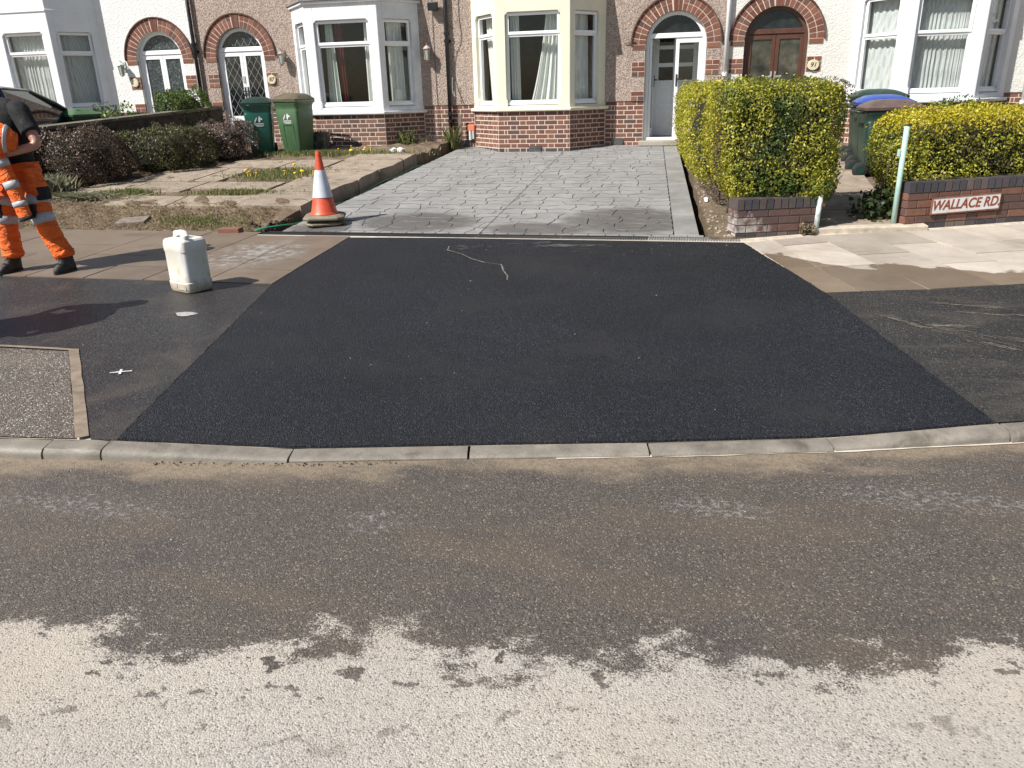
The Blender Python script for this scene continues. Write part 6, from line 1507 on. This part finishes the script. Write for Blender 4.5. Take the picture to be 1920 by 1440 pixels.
# ================================================================== PARKED CAR (behind the garden wall)
def make_car(x, y, rz):
    zc = land(x, y)+.06; t = empty('parked_car', (x, y, zc), 'dark glossy parked car behind the mossy garden wall', 'car', rz=rz); WL[t.name] = Vector((0, 0, 0))
    def B(mb, name, mat, par=None, sm=0, **k):
        o = mb.build(name, mat, None, **k); o.parent = par or t; o.location = (0, 0, 0)
        if sm: smooth_by_angle(o, sm)
        return o
    # stations along the length (local +y is the nose): y, half width, floor, shoulder height
    st = [(-2.05, .62, .42, .72), (-1.98, .78, .30, .86), (-1.6, .86, .24, .95), (-.8, .88, .22, .95), (.2, .88, .22, .94), (1.0, .87, .22, .93), (1.5, .84, .24, .86), (1.85, .76, .28, .72), (2.02, .60, .36, .58)]
    mb = MB(); RG = []
    for yy_, w, zf_, zs_ in st:
        RG.append([(w*.86, yy_, zf_), (w*.97, yy_, zf_+.12), (w, yy_, (zf_+zs_)/2), (w*.985, yy_, zs_-.08), (w*.93, yy_, zs_), (w*.5, yy_, zs_+.035), (0, yy_, zs_+.045), (-w*.5, yy_, zs_+.035), (-w*.93, yy_, zs_), (-w*.985, yy_, zs_-.08), (-w, yy_, (zf_+zs_)/2), (-w*.97, yy_, zf_+.12), (-w*.86, yy_, zf_)])
    mb.rings(RG); B(mb, 'body', mCARP, sm=45)
    # cabin: roof and pillars around the glass
    rf = MB(); top = [(-1.45, .60, 1.36), (-1.0, .64, 1.43), (-.3, .65, 1.45), (.25, .62, 1.41)]
    rf.rings([[(w, yy_, z-.05), (w*.92, yy_, z-.005), (0, yy_, z+.02), (-w*.92, yy_, z-.005), (-w, yy_, z-.05), (-w*.9, yy_, z-.06), (w*.9, yy_, z-.06)] for yy_, w, z in top]); B(rf, 'roof', mCARP, sm=50)
    for s in (-1, 1):
        for a, b2, r_ in (((.625*s, .25, 1.36), (.80*s, 1.08, .93), .035), ((.65*s, -.45, 1.40), (.82*s, -.5, .93), .035), ((.60*s, -1.45, 1.32), (.78*s, -1.85, .92), .05)):
            p = MB(); p.tube([a, Vector(a).lerp(Vector(b2), .5)+Vector((.02*s, 0, .02)), b2], r_, 8); B(p, 'pillar', mCARP, sm=60)
        g_ = MB(); g_.add([(.80*s, 1.0, .94), (.82*s, -.47, .94), (.655*s, -.44, 1.39), (.63*s, .22, 1.36)], [(0, 1, 2, 3)]); B(g_, 'side_window', mCARG)
        g_ = MB(); g_.add([(.82*s, -.53, .94), (.79*s, -1.75, .93), (.61*s, -1.4, 1.33), (.65*s, -.48, 1.39)], [(0, 1, 2, 3)]); B(g_, 'side_window', mCARG)
        m = MB(); m.rings([[(s*(.90+dx), .85+dy, z) for dx, dy in ((0, -.05), (.12, -.04), (.14, .02), (.1, .06), (0, .04))] for z in (.93, .95, 1.03, 1.05)]); B(m, 'door_mirror', mCARP, sm=60)
        hl = MB(); hl.rings([[(s*(.52+dx), yy_+dy, z) for dx, dy in ((-.16, .12), (.0, .08), (.18, -.08), (.18, -.14), (-.16, .0))] for z, yy_ in ((.56, 1.92), (.64, 1.90), (.72, 1.84))]); B(hl, 'headlight', mCARG, sm=60)
        for yw_ in (1.28, -1.3):
            w_ = MB(); w_.rings([[(s*(.80+o_), yw_+r_*math.cos(2*math.pi*k/24), .30+r_*math.sin(2*math.pi*k/24)) for k in range(24)] for r_, o_ in ((.19, -.1), (.29, -.1), (.30, -.08), (.30, .07), (.285, .09), (.2, .09))]); wo = B(w_, 'wheel', mTYRE, sm=50)
            h_ = MB(); h_.rings([[(s*(.80+o_), yw_+r_*math.cos(2*math.pi*k/20), .30+r_*math.sin(2*math.pi*k/20)) for k in range(20)] for r_, o_ in ((.2, .06), (.19, .085), (.06, .075), (.03, .09))]); B(h_, 'rim', mGREYP, wo, sm=50)
    ws = MB(); NW = 8
    for k in range(NW+1):
        u = -1+2*k/NW; ws.v += [(u*.78, 1.06+.14*(1-u*u), .945+.03*(1-u*u)), (u*.60, .27+.07*(1-u*u), 1.375+.03*(1-u*u))]
    ws.f = [(2*k, 2*k+2, 2*k+3, 2*k+1) for k in range(NW)]; ws.m = [0]*NW; B(ws, 'windscreen', mCARG, sm=60)
    rw = MB(); rw.add([(-.74, -1.9, .95), (.74, -1.9, .95), (.56, -1.47, 1.34), (-.56, -1.47, 1.34)], [(0, 1, 2, 3)]); B(rw, 'rear_window', mCARG)
    wp = MB(); wp.tube([(-.5, 1.22, .99), (.1, 1.16, 1.03)], .012, 6); wp.tube([(.1, 1.22, .99), (.62, 1.10, 1.02)], .012, 6); B(wp, 'wipers', mTYRE)
    return t
make_car(-11.55, 11.55, R(4))
